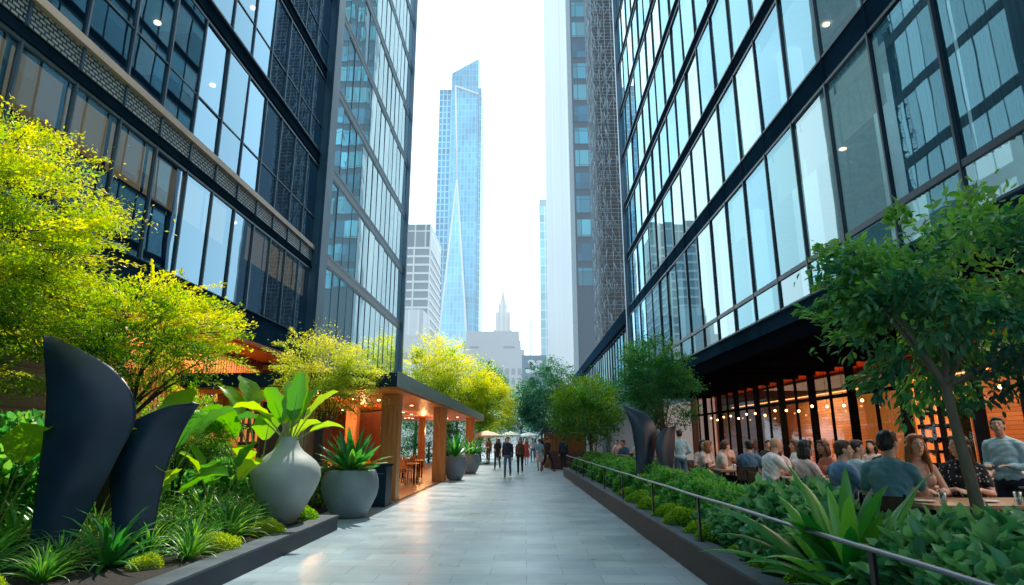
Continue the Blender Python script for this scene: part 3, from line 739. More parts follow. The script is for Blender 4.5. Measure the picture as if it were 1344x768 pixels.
# small white lettering on the front fascia
lt = MB()
def gl(cx, s):
    r_ = random.Random(int(cx * 50))
    return cx
xs_ = -5.05
for g in ([[(0, 0), (0, .07)], [(0, .07), (.05, .07)]], [[(0, .02), (.04, .02)]], [[(0, 0), (.07, 0), (.03, .06), (0, 0)]], [[(0, .07), (.04, 0), (.08, .06)], [(.06, .0), (.08, .06)]], [[(0, .08), (.12, .08)], [(.04, .02), (.05, -.03), (.09, -.03), (.1, .02)]], [[(0, 0), (.09, 0), (.045, .08), (0, 0)]]):
    for st in g:
        for a, b in zip(st, st[1:]):
            a, b = Vector(a), Vector(b); dd = (b - a).normalized(); nn = Vector((-dd.y, dd.x)) * .008
            lt.poly([(xs_ + q.x, 15.795, 3.16 + q.y) for q in (a + nn, b + nn, b - nn, a - nn)])
    xs_ += .14
P('lettering', lt, simple('white_lettering', (.8, .85, .85), .5), PV)
# ============================================================ DISTANT BUILDINGS
def gridmat(name, c_glass, c_line, sx, sz, wl=.12, haze=.3, rough=.3, metal=.3, axis='x', var=.25):
    """curtain-wall pattern: panels with lines between; axis = horizontal direction of the wall"""
    m, nt, out = newmat(name); p = N(nt, 'BsdfPrincipled'); p.inputs['Roughness'].default_value = rough; p.inputs['Metallic'].default_value = metal
    g = N(nt, 'NewGeometry'); s = N(nt, 'SeparateXYZ'); nt.links.new(g.outputs[0], s.inputs[0]); c = N(nt, 'CombineXYZ')
    if axis == 'xy':
        ad = N(nt, 'Math'); nt.links.new(s.outputs[0], ad.inputs[0]); nt.links.new(s.outputs[1], ad.inputs[1]); nt.links.new(ad.outputs[0], c.inputs[0])
    else: nt.links.new(s.outputs[0 if axis == 'x' else 1], c.inputs[0])
    nt.links.new(s.outputs[2], c.inputs[1])
    b = N(nt, 'TexBrick'); b.offset = 0; b.inputs['Scale'].default_value = 1; b.inputs['Brick Width'].default_value = sx; b.inputs['Row Height'].default_value = sz; b.inputs['Mortar Size'].default_value = wl
    b.inputs[1].default_value = rgb(tuple(k * (1 - var) for k in c_glass)); b.inputs[2].default_value = rgb(tuple(k * (1 + var) for k in c_glass)); b.inputs[3].default_value = rgb(c_line); b.inputs['Mortar Smooth'].default_value = .1
    nt.links.new(c.outputs[0], b.inputs[0])
    nz = N(nt, 'TexNoise'); nz.inputs['Scale'].default_value = .03; nt.links.new(g.outputs[0], nz.inputs['Vector'])
    mr = N(nt, 'MapRange'); mr.inputs[1].default_value = .35; mr.inputs[2].default_value = .65; mr.inputs[3].default_value = .8; mr.inputs[4].default_value = 1.2; nt.links.new(nz.outputs[0], mr.inputs[0])
    vm = N(nt, 'VectorMath'); vm.operation = 'SCALE'; nt.links.new(b.outputs[0], vm.inputs[0]); nt.links.new(mr.outputs[0], vm.inputs['Scale'])
    nt.links.new(vm.outputs[0], p.inputs[0])
    finish(nt, out, p.outputs[0], haze); return m
def windows_on(bld, rects, mat, name='window', limit=100, dep=.15, face='y', at=0.0, frame=None):
    """rects in (a0,a1,z0,z1) on the plane; each its own part, the small remainder one"""
    cache = {}
    for k, (a0, a1, z0, z1) in enumerate(rects[:limit]):
        key = (round(a1 - a0, 2), round(z1 - z0, 2))
        if key not in cache:
            w_, h_ = key; q = MB()
            if face == 'y': q.box(0, w_, 0, dep, 0, h_, 0)
            else: q.box(0, dep, 0, w_, 0, h_, 0)
            cache[key] = q.mesh(name, mat)
        loc = (a0, at - dep / 2, z0) if face == 'y' else (at - dep / 2, a0, z0)
        add(name, cache[key], bld, Vector(loc) - bld.location)
    if len(rects) > limit:
        q = MB()
        for (a0, a1, z0, z1) in rects[limit:]:
            if face == 'y': q.box(a0, a1, at - dep / 2, at + dep / 2, z0, z1)
            else: q.box(at - dep / 2, at + dep / 2, a0, a1, z0, z1)
        tag(P(name, q, mat, bld), kind='stuff')
# slab tower, silver ribbed flank
SL = thing('slab_tower', 'tall slab tower with silver ribbed flank and blue window front', 'skyscraper', (20, 100, 0))
def ribmat():
    m, nt, out = newmat('silver_ribs'); p = N(nt, 'BsdfPrincipled'); p.inputs['Roughness'].default_value = .5; p.inputs['Metallic'].default_value = .15
    v = pos(nt, (0, 1, .004)); nz = N(nt, 'TexNoise'); nz.inputs['Scale'].default_value = 1.1; nz.inputs['Detail'].default_value = 8; nz.inputs['Roughness'].default_value = .7; nt.links.new(v, nz.inputs['Vector'])
    cr = N(nt, 'ValToRGB'); cr.color_ramp.elements[0].position = .35; cr.color_ramp.elements[1].position = .65
    cr.color_ramp.elements[0].color = (.28, .40, .48, 1); cr.color_ramp.elements[1].color = (.76, .86, .91, 1)
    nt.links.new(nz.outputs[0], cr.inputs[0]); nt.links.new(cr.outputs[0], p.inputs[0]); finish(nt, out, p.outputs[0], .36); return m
P('shaft', MB().box(7.5, 26, 92, 200, 0, 178), ribmat(), SL)
P('front_wall', MB().box(7.9, 25.6, 91.7, 91.99, 0, 177), simple('navy_front', (.03, .10, .16), .35, .2, haze=.12), SL)
P('side_parapet', MB().box(7.3, 8.0, 91.4, 92.2, 0, 178.3), simple('slab_edge', (.25, .38, .46), .4, haze=.2), SL)
wm = [gridmat('slab_glass%d' % i, c, (.05, .2, .3), 1.5, 3.0, .06, .12, .15, .2, 'x', .35) for i, c in enumerate([(.08, .42, .58), (.16, .58, .72), (.03, .22, .36)])]
rects = []
for k in range(6, 44):
    for a in (8.3, 11.6, 14.9, 18.2): rects.append((a, a + 2.9, k * 4.0 + .8, k * 4.0 + 3.6))
rects.sort(key=lambda r: (r[0] > 12, r[2]))
for i in range(3): windows_on(SL, rects[:100][i::3], wm[i], at=91.62, dep=.2)
q = MB()
for (a0, a1, z0, z1) in rects[100:]: q.box(a0, a1, 91.5, 91.7, z0, z1)
tag(P('window', q, wm[0], SL), kind='stuff')
# scaffolded tower
SF = thing('scaffolded_tower', 'unfinished tower wrapped in pale scaffolding in front of the slab tower', 'tower', (10.5, 74, 0))
P('core', MB().box(9.5, 14, 70.8, 78, 0, 88), simple('raw_core', (.012, .03, .045), .8, haze=.06), SF)
pm = simple('scaffold_tube', (.26, .36, .43), .5, 0, haze=.04)
for (x, y) in [(8.9 + .83 * i, 70.0) for i in range(7)] + [(8.9, 71.0 + 1.2 * i) for i in range(6)]:
    P('scaffold_pole', MB().tube([(x, y, 0), (x, y, 90)], .035, 5), pm, SF)
rs = random.Random(4); lvm = simple('scaffold_deck', (.16, .2, .24), .8, haze=.05)
for k in range(44):
    z = 2 + k * 2.0; q = MB()
    q.box(8.9, 13.9, 70.05, 70.75, z, z + .05, 1).box(8.95, 9.45, 70.8, 77, z, z + .05, 1)
    for dz in (.5, 1.0, 1.45):
        q.tube([(8.9, 70, z + dz), (13.9, 70, z + dz + rs.uniform(-.05, .05))], .03, 4).tube([(8.9, 70, z + dz), (8.9, 77, z + dz)], .03, 4)
    for j in range(10):
        x = 8.9 + .83 * rs.randrange(6); s_ = rs.choice([-1, 1])
        q.tube([(x, 69.97, z + rs.uniform(0, .3)), (x + .83 * rs.random() * 1.4, 69.97, z + s_ * rs.uniform(.9, 2.0))], .028, 4)
        x = 8.9 + rs.random() * 1.8
        q.tube([(x, 69.95, z + rs.uniform(0, 1)), (x + rs.uniform(-.5, .5), 69.95, z + rs.uniform(.9, 2.4))], .032, 4)
        y = 70 + rs.random() * 6
        q.tube([(8.87, y, z), (8.87, y + rs.uniform(.3, 1.4), z + s_ * 1.9)], .028, 4)
    P('scaffold_platform', q, [pm, lvm], SF)
# thin blue tower behind the slab
TB = thing('thin_blue_tower', 'slim pale blue tower peeking out behind the silver slab', 'skyscraper', (10, 265, 0))
P('shaft', MB().box(6.8, 16, 258, 275, 0, 104), gridmat('thin_blue', (.22, .55, .68), (.6, .8, .88), 3, 4, .25, .3, .15, .5), TB)
P('crown', MB().box(6.7, 16, 257.8, 275.2, 104.01, 107), simple('thin_cap', (.35, .55, .62), .5, haze=.35), TB)
# main faceted skyscraper
MT = thing('faceted_skyscraper', 'tall faceted blue glass skyscraper with slanted crown', 'skyscraper', (-42, 360, 0))
g1 = gridmat('facet_glass_mid', (.12, .45, .68), (.24, .60, .80), 2.2, 4.2, .25, .28, .25, .5, 'x', .18)
g2 = gridmat('facet_glass_dark', (.04, .28, .48), (.30, .62, .78), 2.6, 4.2, .4, .26, .3, .4, 'x', .3)
g3 = gridmat('facet_glass_light', (.22, .66, .90), (.40, .80, .96), 2.2, 4.2, .25, .3, .2, .5, 'x', .12)
def P3(u, v, Y):   # world point seen under pixel offset, worked out once to size the tower
    du, dv = (u - 690) / 800, (384 - v) / 800
    yy = math.cos(PITCH) - dv * math.sin(PITCH); zz = dv * math.cos(PITCH) + math.sin(PITCH)
    return (du / yy * Y, Y, zz / yy * Y + CAMZ)
# shoulders and centre shaft
xl, xr = -54.6, -27.6
P('shoulder', MB().box(xl, -46, 352, 380, 0, 222), g2, MT)
P('shoulder', MB().box(-31.5, xr, 354, 380, 0, 224), g2, MT)
c0, c1 = -46.6, -29.3
mb = MB(); ztl, ztr = 232.5, 243.0
mb.v += [(c0, 350, 0), (c1, 350, 0), (c1, 376, 0), (c0, 376, 0), (c0, 350, ztl), (c1, 350, ztr), (c1, 376, ztr), (c0, 376, ztl)]
for f in ((0, 1, 5, 4), (1, 2, 6, 5), (2, 3, 7, 6), (3, 0, 4, 7), (4, 5, 6, 7)): mb.f.append(f); mb.m.append(0); mb.sm.append(False)
P('centre_shaft', mb, g1, MT)
# great bright triangle facet leaning out from the shaft
A = (-41.8, 349.9, 158); B0 = (-54.8, 343.0, 0); B1 = (-29.0, 343.0, 0)
mb = MB().poly([B0, B1, A]).poly([B1, (c1, 350, 0), A]).poly([B0, A, (xl, 350, 0)])
P('facet', mb, g3, MT)
P('facet', MB().poly([(-54.0, 342.9, 0), (-43.0, 342.9, 0), (-46.0, 344.7, 42), (-52.6, 344.9, 44)]), gridmat('mirror', (.05, .24, .42), (.16, .42, .6), 2, 3, .4, .2, .3, .4), MT)
P('facet', MB().poly([(-38.0, 342.9, 0), (-30.0, 342.9, 0), (-32.5, 345.0, 52), (-38.2, 345.2, 62)]), gridmat('mirror2', (.6, .72, .78), (.75, .84, .9), 2, 3, .4, .35, .4, .1), MT)
lm = simple('white_edge', (.8, .9, .95), .4, haze=.4)
def strip3(a, b, w_, nm):
    a, b = Vector(a), Vector(b); P(nm, MB().tube([a, b], w_, 4), lm, MT)
strip3((-43.9, 349.5, 223), (-41.6, 349.6, 158), .75, 'edge_strip'); strip3((-41.6, 349.5, 158), B1, .75, 'edge_strip'); strip3((-41.8, 349.5, 158), (-53.6, 343.5, 10), .75, 'edge_strip')
strip3((-43.9, 349.5, 223), (-29.4, 349.5, 217), .65, 'edge_strip')
P('mast', MB().tube([(-39, 355, 236), (-39, 355, 252)], .25, 5), lm, MT)
# mid-rise with horizontal white bands
MR = thing('banded_midrise', 'dark midrise tower with white floor bands and glazed top storeys', 'building', (-37, 208, 0))
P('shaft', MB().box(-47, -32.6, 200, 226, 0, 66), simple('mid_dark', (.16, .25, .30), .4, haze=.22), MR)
P('glazed_top', MB().box(-47.1, -32.5, 199.9, 226.1, 66.01, 74.5), gridmat('mid_top', (.09, .16, .2), (.5, .58, .6), 3.6, 12, .25, .22, .3, .2, 'xy'), MR)
bm_ = simple('white_band', (.74, .78, .80), .6, haze=.25)
for k in range(22):
    z = 66 - k * 3.0
    P('floor_band', MB().box(-47.3, -32.3, 199.6, 226.3, z - .55, z + .15), bm_, MR)
P('pier', MB().box(-44.0, -43.5, 199.3, 199.58, 0, 66), bm_, MR); P('pier', MB().box(-38.2, -37.7, 199.3, 199.58, 0, 66), bm_, MR); P('pier', MB().box(-32.7, -32.25, 199.3, 199.58, 0, 74.6), bm_, MR)
# pale low block in front of it
PB = thing('pale_low_block', 'pale stepped low building in front of the banded midrise', 'building', (-27, 155, 0))
P('lower_block', MB().box(-34, -22.5, 150, 165, 0, 27), simple('pale_stone_a', (.55, .60, .62), .8, haze=.3), PB)
P('upper_block', MB().box(-33.5, -26.0, 152, 163, 27.01, 34), gridmat('pale_up', (.45, .55, .6), (.75, .8, .82), 2.4, 9, .25, .35, .5, 0, 'xy'), PB)
windows_on(PB, [(x, x + 1.6, z, z + 1.5) for z in (13, 17, 21) for x in (-33, -30.5, -28, -25.5)], simple('pale_win', (.2, .28, .33), .3, haze=.3), at=149.98, dep=.1)
# grey stone block closing the view
GB = thing('grey_stone_block', 'pale grey stone office block with a plain top closing the vista', 'building', (-13, 255, 0))
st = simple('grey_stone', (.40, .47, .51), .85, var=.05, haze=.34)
P('wall', MB().box(-25.5, -1.9, 250, 275, 0, 41.5), st, GB)
P('attic', MB().box(-24.6, -2.6, 251, 275, 41.51, 45.6), st, GB)
P('side_wing', MB().box(-1.9, -.3, 252, 275, 0, 38), st, GB)
dk = simple('slot_dark', (.16, .22, .27), .5, haze=.3)
P('vent_slot', MB().box(-23.0, -19.2, 249.9, 250.1, 38.3, 39.1), dk, GB); P('vent_slot', MB().box(-9, -4.4, 249.9, 250.1, 38.3, 39.1), dk, GB)
rects = [(-23.5 + i * 2.55, -22.0 + i * 2.55, 27.4 - k * 4.0, 30.0 - k * 4.0) for k in range(7) for i in range(9)]
windows_on(GB, rects, dk, at=249.98, dep=.12)
# old stepped spire tower
SP = thing('spire_tower', 'faint old stone skyscraper with stepped top and spire', 'skyscraper', (-24, 700, 0))
ss = gridmat('spire_stone', (.42, .50, .54), (.62, .66, .68), 5.5, 400, 1.4, .55, .7, 0, 'x', .05)
for nm, a, b, z0, z1 in (('base', -44, -11, 0, 80), ('shaft', -36.5, -15.5, 80, 125), ('upper_stage', -34.5, -17.5, 125, 146), ('crown_stage', -31.0, -21, 146, 156), ('crown_cap', -29, -23, 156, 162)):
    cx = (a + b) / 2
    P(nm, MB().box(a, b, 700 - (b - a) / 3, 700 + (b - a) / 3, z0 + (.01 if z0 else 0), z1), ss, SP)
P('spire', MB().tube([(-26, 700, 162), (-26, 700, 172), (-26, 700, 192)], [1.8, 1.0, .25], 8), ss, SP)
# crane
CR = thing('tower_crane', 'faint construction crane above the roofs beside the grey block', 'crane', (2.6, 300, 0))
cm_ = simple('crane_grey', (.30, .38, .42), .6, haze=.5)
P('mast', MB().tube([(2.6, 300, 0), (2.6, 300, 60)], .35, 4), cm_, CR)
P('jib', MB().tube([(-1.6, 300, 57.6), (8.2, 300, 55.8)], .28, 4).tube([(2.6, 300, 60), (8, 300, 56)], .08, 4).tube([(2.6, 300, 60), (-1.5, 300, 57.8)], .08, 4), cm_, CR)
# billboard building
BB = thing('billboard_building', 'low blue building carrying a dark billboard with pale shapes', 'building', (3, 205, 0))
P('wall', MB().box(-1.2, 7, 200, 215, 0, 24.0), gridmat('bb_wall', (.12, .30, .40), (.5, .66, .74), 9, 2.6, .7, .28, .5, 0), BB)
P('rooftop_box', MB().box(1.2, 7.0, 203, 210, 24.01, 28.8), simple('bb_box', (.5, .58, .62), .7, haze=.45), BB)
P('billboard', MB().box(-1.1, 6.9, 199.7, 199.95, 18.0, 28.6), simple('bb_blue', (.03, .16, .28), .5, haze=.22), BB)
q = MB()
for (x, z, r_) in [(1.9, 26.3, 1.0), (2.6, 25.6, .8), (4.6, 26.2, .9), (4.2, 25.4, .7), (.9, 23.4, .9), (2.0, 23.2, .9), (3.2, 23.6, 1.0), (4.6, 23.2, .8), (5.6, 23.0, .8)]:
    q.poly([(x + r_ * math.cos(a) * (1 + .2 * math.sin(3 * a)), 199.66 - .004 * len(q.f), z + r_ * .8 * math.sin(a)) for a in np.linspace(0, 2 * PI, 15)[:-1]])
P('billboard_artwork', q, simple('bb_white', (.7, .8, .84), .6, haze=.25), BB)
# reflected neighbours: blocks behind the viewer
BK = thing('office_block', 'grey office block standing across the street behind the viewpoint', 'building', (0, -60, 0))
P('wall', MB().box(-40, 45, -90, -60, 0, 55), gridmat('bk', (.10, .18, .24), (.3, .34, .36), 2.5, 4, .35, 0, .4, .2), BK)
# ============================================================ VEGETATION
def leafmesh(name, Pn, D, Nn, L, Wd, tint, mat, shape=4, fold=.18):
    """one small blade per row; Pn base points, D directions, Nn face normals"""
    n = len(Pn)
    D = D / np.maximum(1e-9, np.linalg.norm(D, axis=1))[:, None]
    S = np.cross(D, Nn); S /= np.maximum(1e-9, np.linalg.norm(S, axis=1))[:, None]
    U = np.cross(S, D)
    L = L[:, None]; Wd = Wd[:, None]
    if shape == 4:
        V = np.stack([Pn, Pn + D * L * .45 + S * Wd * .5 + U * Wd * fold, Pn + D * L, Pn + D * L * .45 - S * Wd * .5 + U * Wd * fold], 1)
        F = np.array([[0, 1, 2, 3]])
    else:
        dr = -U * L * .10
        V = np.stack([Pn, Pn + D * L * .3 + S * Wd * .42 + U * Wd * fold, Pn + D * L * .66 + S * Wd * .40 + U * Wd * fold + dr * .4, Pn + D * L + dr,
                      Pn + D * L * .66 - S * Wd * .40 + U * Wd * fold + dr * .4, Pn + D * L * .3 - S * Wd * .42 + U * Wd * fold], 1)
        F = np.array([[0, 1, 2, 3], [0, 3, 4, 5]])
    k = V.shape[1]
    V = V.reshape(-1, 3)
    F = (F[None] + (np.arange(n) * k)[:, None, None]).reshape(-1, 4)
    me = bpy.data.meshes.new(name)
    me.vertices.add(len(V)); me.vertices.foreach_set('co', V.astype(np.float32).ravel())
    me.loops.add(F.size); me.loops.foreach_set('vertex_index', F.astype(np.int32).ravel())
    me.polygons.add(len(F)); me.polygons.foreach_set('loop_start', (np.arange(len(F)) * 4).astype(np.int32))
    me.polygons.foreach_set('loop_total', np.full(len(F), 4, dtype=np.int32))
    me.update(calc_edges=True)
    at = me.attributes.new('tint', 'FLOAT', 'POINT'); at.data.foreach_set('value', np.repeat(np.clip(tint, 0, 1), k).astype(np.float32))
    me.materials.append(mat)
    return me
def unit(v): return v / np.maximum(1e-9, np.linalg.norm(v, axis=-1, keepdims=True))
def crown_mesh(seed, cen, rad, ncl, nleaf, ls, mat, flat=.5, clr=.28, droop=0.0, nspray=0, splen=.7, shape=4, wr=.5, lightdir=(.05, .5, .8), hollow=.35, lump=.35, tb=.0, upn=.6):
    g = np.random.default_rng(seed)
    cen = np.array(cen); rad = np.array(rad)
    # uneven outline: lobes by direction
    lob = unit(g.normal(size=(9, 3))); la = g.uniform(-lump, lump, 9)
    def rsc(d): return 1 + (np.maximum(0, d @ lob.T) ** 4 * la).sum(-1)
    d = unit(g.normal(size=(ncl, 3))); r = (g.uniform(hollow ** 3, 1, ncl)) ** (1 / 3)
    cc = d * (r * rsc(d))[:, None] * rad
    ct = g.uniform(-.22, .22, ncl)
    w = g.uniform(.4, 1.6, ncl); w /= w.sum()
    idx = g.choice(ncl, nleaf, p=w)
    cs = clr * g.uniform(.6, 1.3, ncl)
    off = g.normal(size=(nleaf, 3)) * cs[idx][:, None] * np.array([1, 1, flat])
    Pn = cc[idx] + off
    out = unit(Pn / rad)
    D = unit(out * .6 + g.normal(size=(nleaf, 3)) * .8 + np.array([0, 0, -droop]))
    Nn = unit(g.normal(size=(nleaf, 3)) * (1 - upn) + np.array([0, 0, 1]) * upn)
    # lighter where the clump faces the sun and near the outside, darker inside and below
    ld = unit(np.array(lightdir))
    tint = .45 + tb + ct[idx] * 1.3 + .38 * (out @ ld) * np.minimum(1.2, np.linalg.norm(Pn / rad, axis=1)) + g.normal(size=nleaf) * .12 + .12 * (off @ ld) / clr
    Ls = [Pn]; Ds = [D]; Ns = [Nn]; Ts = [tint]
    ends = list(cc)
    twigs = []
    for s in range(nspray):
        dd = unit(g.normal(size=3) * np.array([1, 1, .8])); st = dd * rad * rsc(dd) * g.uniform(.72, .98)
        dr = unit(dd * np.array([1, 1, .35]) + g.normal(size=3) * .25 + np.array([0, 0, .12 - droop * .5])); ln = splen * g.uniform(.5, 1.15)
        m = int(g.uniform(60, 110))
        t = g.uniform(0, 1, m); side = unit(np.cross(dr, [0, 0, 1.0])); u = g.uniform(-1, 1, m)
        wdt = .38 * ln * (1 - t) ** .7 * np.minimum(1, t * 4 + .3)
        pp = st + dr * (t * ln)[:, None] + side * (u * wdt)[:, None] + np.array([0, 0, 1]) * (g.normal(size=m) * .02 - (t ** 2) * .12 * ln - abs(u) * .05)[:, None]
        Ls.append(pp); Ds.append(unit(dr * .9 + side * u[:, None] * 1.0 + g.normal(size=(m, 3)) * .3 + np.array([0, 0, -droop * .7]))); Ns.append(unit(g.normal(size=(m, 3)) * .3 + np.array([0, 0, 1])))
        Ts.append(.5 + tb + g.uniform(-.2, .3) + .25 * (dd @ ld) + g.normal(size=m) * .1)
        twigs.append((cen + st * .6, cen + st, cen + st + dr * ln * .7 + np.array([0, 0, -.05 * ln])))
    Pn = np.concatenate(Ls) + cen; D = np.concatenate(Ds); Nn = np.concatenate(Ns); T = np.concatenate(Ts)
    L = ls * g.uniform(.65, 1.3, len(Pn)); Wd = L * wr * g.uniform(.8, 1.2, len(Pn))
    return leafmesh('crown', Pn, D, Nn, L, Wd, T, mat, shape), [cen + e for e in ends], twigs
def trunk_mesh(seed, base, fork, cen, rad, r0, ends, twigs, nl=9, mat=None, wander=.06, multi=1):
    r_ = random.Random(seed); mb = MB()
    base = Vector(base); fork = Vector(fork); cen = Vector(cen)
    H = (fork - base).length
    stems = [(base, fork)]
    for k in range(multi - 1):
        a = r_.random() * 6.28
        stems.append((base + Vector((math.cos(a), math.sin(a), 0)) * r0 * 1.1, fork + Vector((math.cos(a), math.sin(a), r_.uniform(-.1, .3))) * .35 * H * .5))
    for (b_, f_) in stems:
        pts = []; rs_ = []
        for i in range(9):
            t = i / 8
            p = b_.lerp(f_, t) + Vector((math.sin(t * 5 + seed), math.cos(t * 4 + seed * 2), 0)) * wander * H * .25 * t
            pts.append(p); rs_.append(r0 * (1.25 - .25 * min(1, t * 5)) * (1 - .38 * t) / (multi ** .4))
        mb.tube(pts, rs_, 10)
        stems[stems.index((b_, f_))] = (b_, pts[-1])
    fk = [s[1] for s in stems]
    E_ = [Vector(e) for e in ends]; r_.shuffle(E_)
    E_ = E_[:nl * 4]
    mains = []
    for k in range(nl):
        e = E_[k % len(E_)]; f_ = fk[k % len(fk)]
        tgt = f_.lerp(e, .8); mid = f_.lerp(tgt, .5) + Vector((0, 0, .12 * (tgt - f_).length)) + Vector((r_.uniform(-1, 1), r_.uniform(-1, 1), 0)) * .08 * (tgt - f_).length
        rr = r0 * r_.uniform(.30, .5) / (multi ** .3)
        pts = [f_ - Vector((0, 0, r0 * .4)), f_.lerp(mid, .5), mid, mid.lerp(tgt, .5) + Vector((0, 0, .03)), tgt]
        mb.tube(pts, [rr, rr * .85, rr * .65, rr * .42, rr * .2], 7); mains += [(pts[2], rr * .5), (pts[3], rr * .35)]
    for e in E_[nl:]:
        m_, rr = min(mains, key=lambda q: (q[0] - e).length)
        mb.tube([m_, m_.lerp(e, .5) + Vector((r_.uniform(-.05, .05), r_.uniform(-.05, .05), .05)), e], [rr * .7, rr * .4, rr * .15], 5)
    for a, b, c in twigs[::2]:
        mb.tube([a, b, c], [r0 * .09, r0 * .06, r0 * .02], 4)
    return mb
def tree(name, label, base, fork, cen, rad, r0, leaf, bark, seed, group=None, nl=9, multi=1, wander=.06, **kw):
    t = thing(name, label, 'tree', base, 0, group)
    me, ends, twigs = crown_mesh(seed, cen, rad, mat=leaf, **kw)
    W(add('crown', me, t), t)
    W(trunk_mesh(seed, base, fork, cen, rad, r0, ends, twigs, nl, wander=wander, multi=multi).build('trunk', bark, t), t)
    return t
# maples of the garden
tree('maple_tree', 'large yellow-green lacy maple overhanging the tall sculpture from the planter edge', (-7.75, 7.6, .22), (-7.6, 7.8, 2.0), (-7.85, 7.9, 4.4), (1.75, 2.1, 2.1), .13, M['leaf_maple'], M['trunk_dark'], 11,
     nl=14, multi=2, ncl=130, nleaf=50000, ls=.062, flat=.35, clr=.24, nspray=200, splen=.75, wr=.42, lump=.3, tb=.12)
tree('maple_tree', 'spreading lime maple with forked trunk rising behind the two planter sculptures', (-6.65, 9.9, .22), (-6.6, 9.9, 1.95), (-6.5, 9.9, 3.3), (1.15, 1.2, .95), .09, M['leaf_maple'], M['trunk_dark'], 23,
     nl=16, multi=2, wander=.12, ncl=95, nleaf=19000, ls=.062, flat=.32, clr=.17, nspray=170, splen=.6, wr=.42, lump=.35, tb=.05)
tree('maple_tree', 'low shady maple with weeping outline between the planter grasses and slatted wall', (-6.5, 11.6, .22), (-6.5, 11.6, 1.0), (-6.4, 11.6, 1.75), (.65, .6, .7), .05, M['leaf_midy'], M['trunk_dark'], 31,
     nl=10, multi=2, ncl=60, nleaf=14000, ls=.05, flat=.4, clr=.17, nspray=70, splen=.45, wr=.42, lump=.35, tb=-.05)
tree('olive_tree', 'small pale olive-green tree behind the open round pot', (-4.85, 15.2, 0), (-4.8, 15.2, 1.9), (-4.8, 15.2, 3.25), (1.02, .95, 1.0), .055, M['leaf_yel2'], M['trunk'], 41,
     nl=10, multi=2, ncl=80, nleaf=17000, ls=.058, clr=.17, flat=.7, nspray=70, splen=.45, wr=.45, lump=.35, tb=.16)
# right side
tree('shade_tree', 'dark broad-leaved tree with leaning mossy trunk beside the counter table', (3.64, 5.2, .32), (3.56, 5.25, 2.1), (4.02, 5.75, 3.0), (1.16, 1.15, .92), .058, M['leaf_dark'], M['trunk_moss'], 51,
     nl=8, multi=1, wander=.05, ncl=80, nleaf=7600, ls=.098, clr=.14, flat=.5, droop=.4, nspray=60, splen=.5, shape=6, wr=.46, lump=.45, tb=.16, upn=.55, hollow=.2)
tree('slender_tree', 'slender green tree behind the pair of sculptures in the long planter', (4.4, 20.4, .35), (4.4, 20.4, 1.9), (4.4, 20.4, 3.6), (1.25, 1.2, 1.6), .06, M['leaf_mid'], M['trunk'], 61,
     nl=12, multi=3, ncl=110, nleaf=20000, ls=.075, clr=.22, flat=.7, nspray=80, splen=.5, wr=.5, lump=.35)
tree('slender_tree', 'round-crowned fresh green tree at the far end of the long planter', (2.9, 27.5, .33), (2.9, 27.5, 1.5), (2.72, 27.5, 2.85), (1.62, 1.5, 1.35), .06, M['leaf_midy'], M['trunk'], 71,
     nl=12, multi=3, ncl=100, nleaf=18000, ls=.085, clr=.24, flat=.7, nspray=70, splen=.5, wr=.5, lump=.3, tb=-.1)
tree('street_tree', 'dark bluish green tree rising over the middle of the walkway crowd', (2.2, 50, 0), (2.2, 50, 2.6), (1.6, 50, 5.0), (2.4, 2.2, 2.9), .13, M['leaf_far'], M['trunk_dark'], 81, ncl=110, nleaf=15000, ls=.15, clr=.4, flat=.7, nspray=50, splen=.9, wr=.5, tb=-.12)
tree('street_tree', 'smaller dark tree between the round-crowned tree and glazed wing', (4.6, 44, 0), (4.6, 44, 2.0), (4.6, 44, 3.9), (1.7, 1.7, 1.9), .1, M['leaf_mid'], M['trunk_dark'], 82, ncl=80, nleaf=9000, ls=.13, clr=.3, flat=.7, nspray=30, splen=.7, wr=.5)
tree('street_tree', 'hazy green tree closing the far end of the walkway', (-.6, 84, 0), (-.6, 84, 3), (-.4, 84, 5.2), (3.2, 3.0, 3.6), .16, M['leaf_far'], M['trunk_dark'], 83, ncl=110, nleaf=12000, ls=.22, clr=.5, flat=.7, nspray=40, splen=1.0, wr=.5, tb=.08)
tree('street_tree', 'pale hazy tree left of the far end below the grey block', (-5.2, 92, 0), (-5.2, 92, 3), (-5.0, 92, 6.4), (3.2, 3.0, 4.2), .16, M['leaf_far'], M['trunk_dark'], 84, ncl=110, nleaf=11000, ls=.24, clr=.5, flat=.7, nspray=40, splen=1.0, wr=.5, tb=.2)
tree('street_tree', 'olive hazy tree standing under the foot of the silver slab tower', (3.4, 72, 0), (3.4, 72, 3), (3.0, 72, 5.6), (2.6, 2.4, 3.6), .14, M['leaf_far'], M['trunk_dark'], 85, ncl=100, nleaf=11000, ls=.2, clr=.45, flat=.7, nspray=40, splen=1.0, wr=.5, tb=.05)
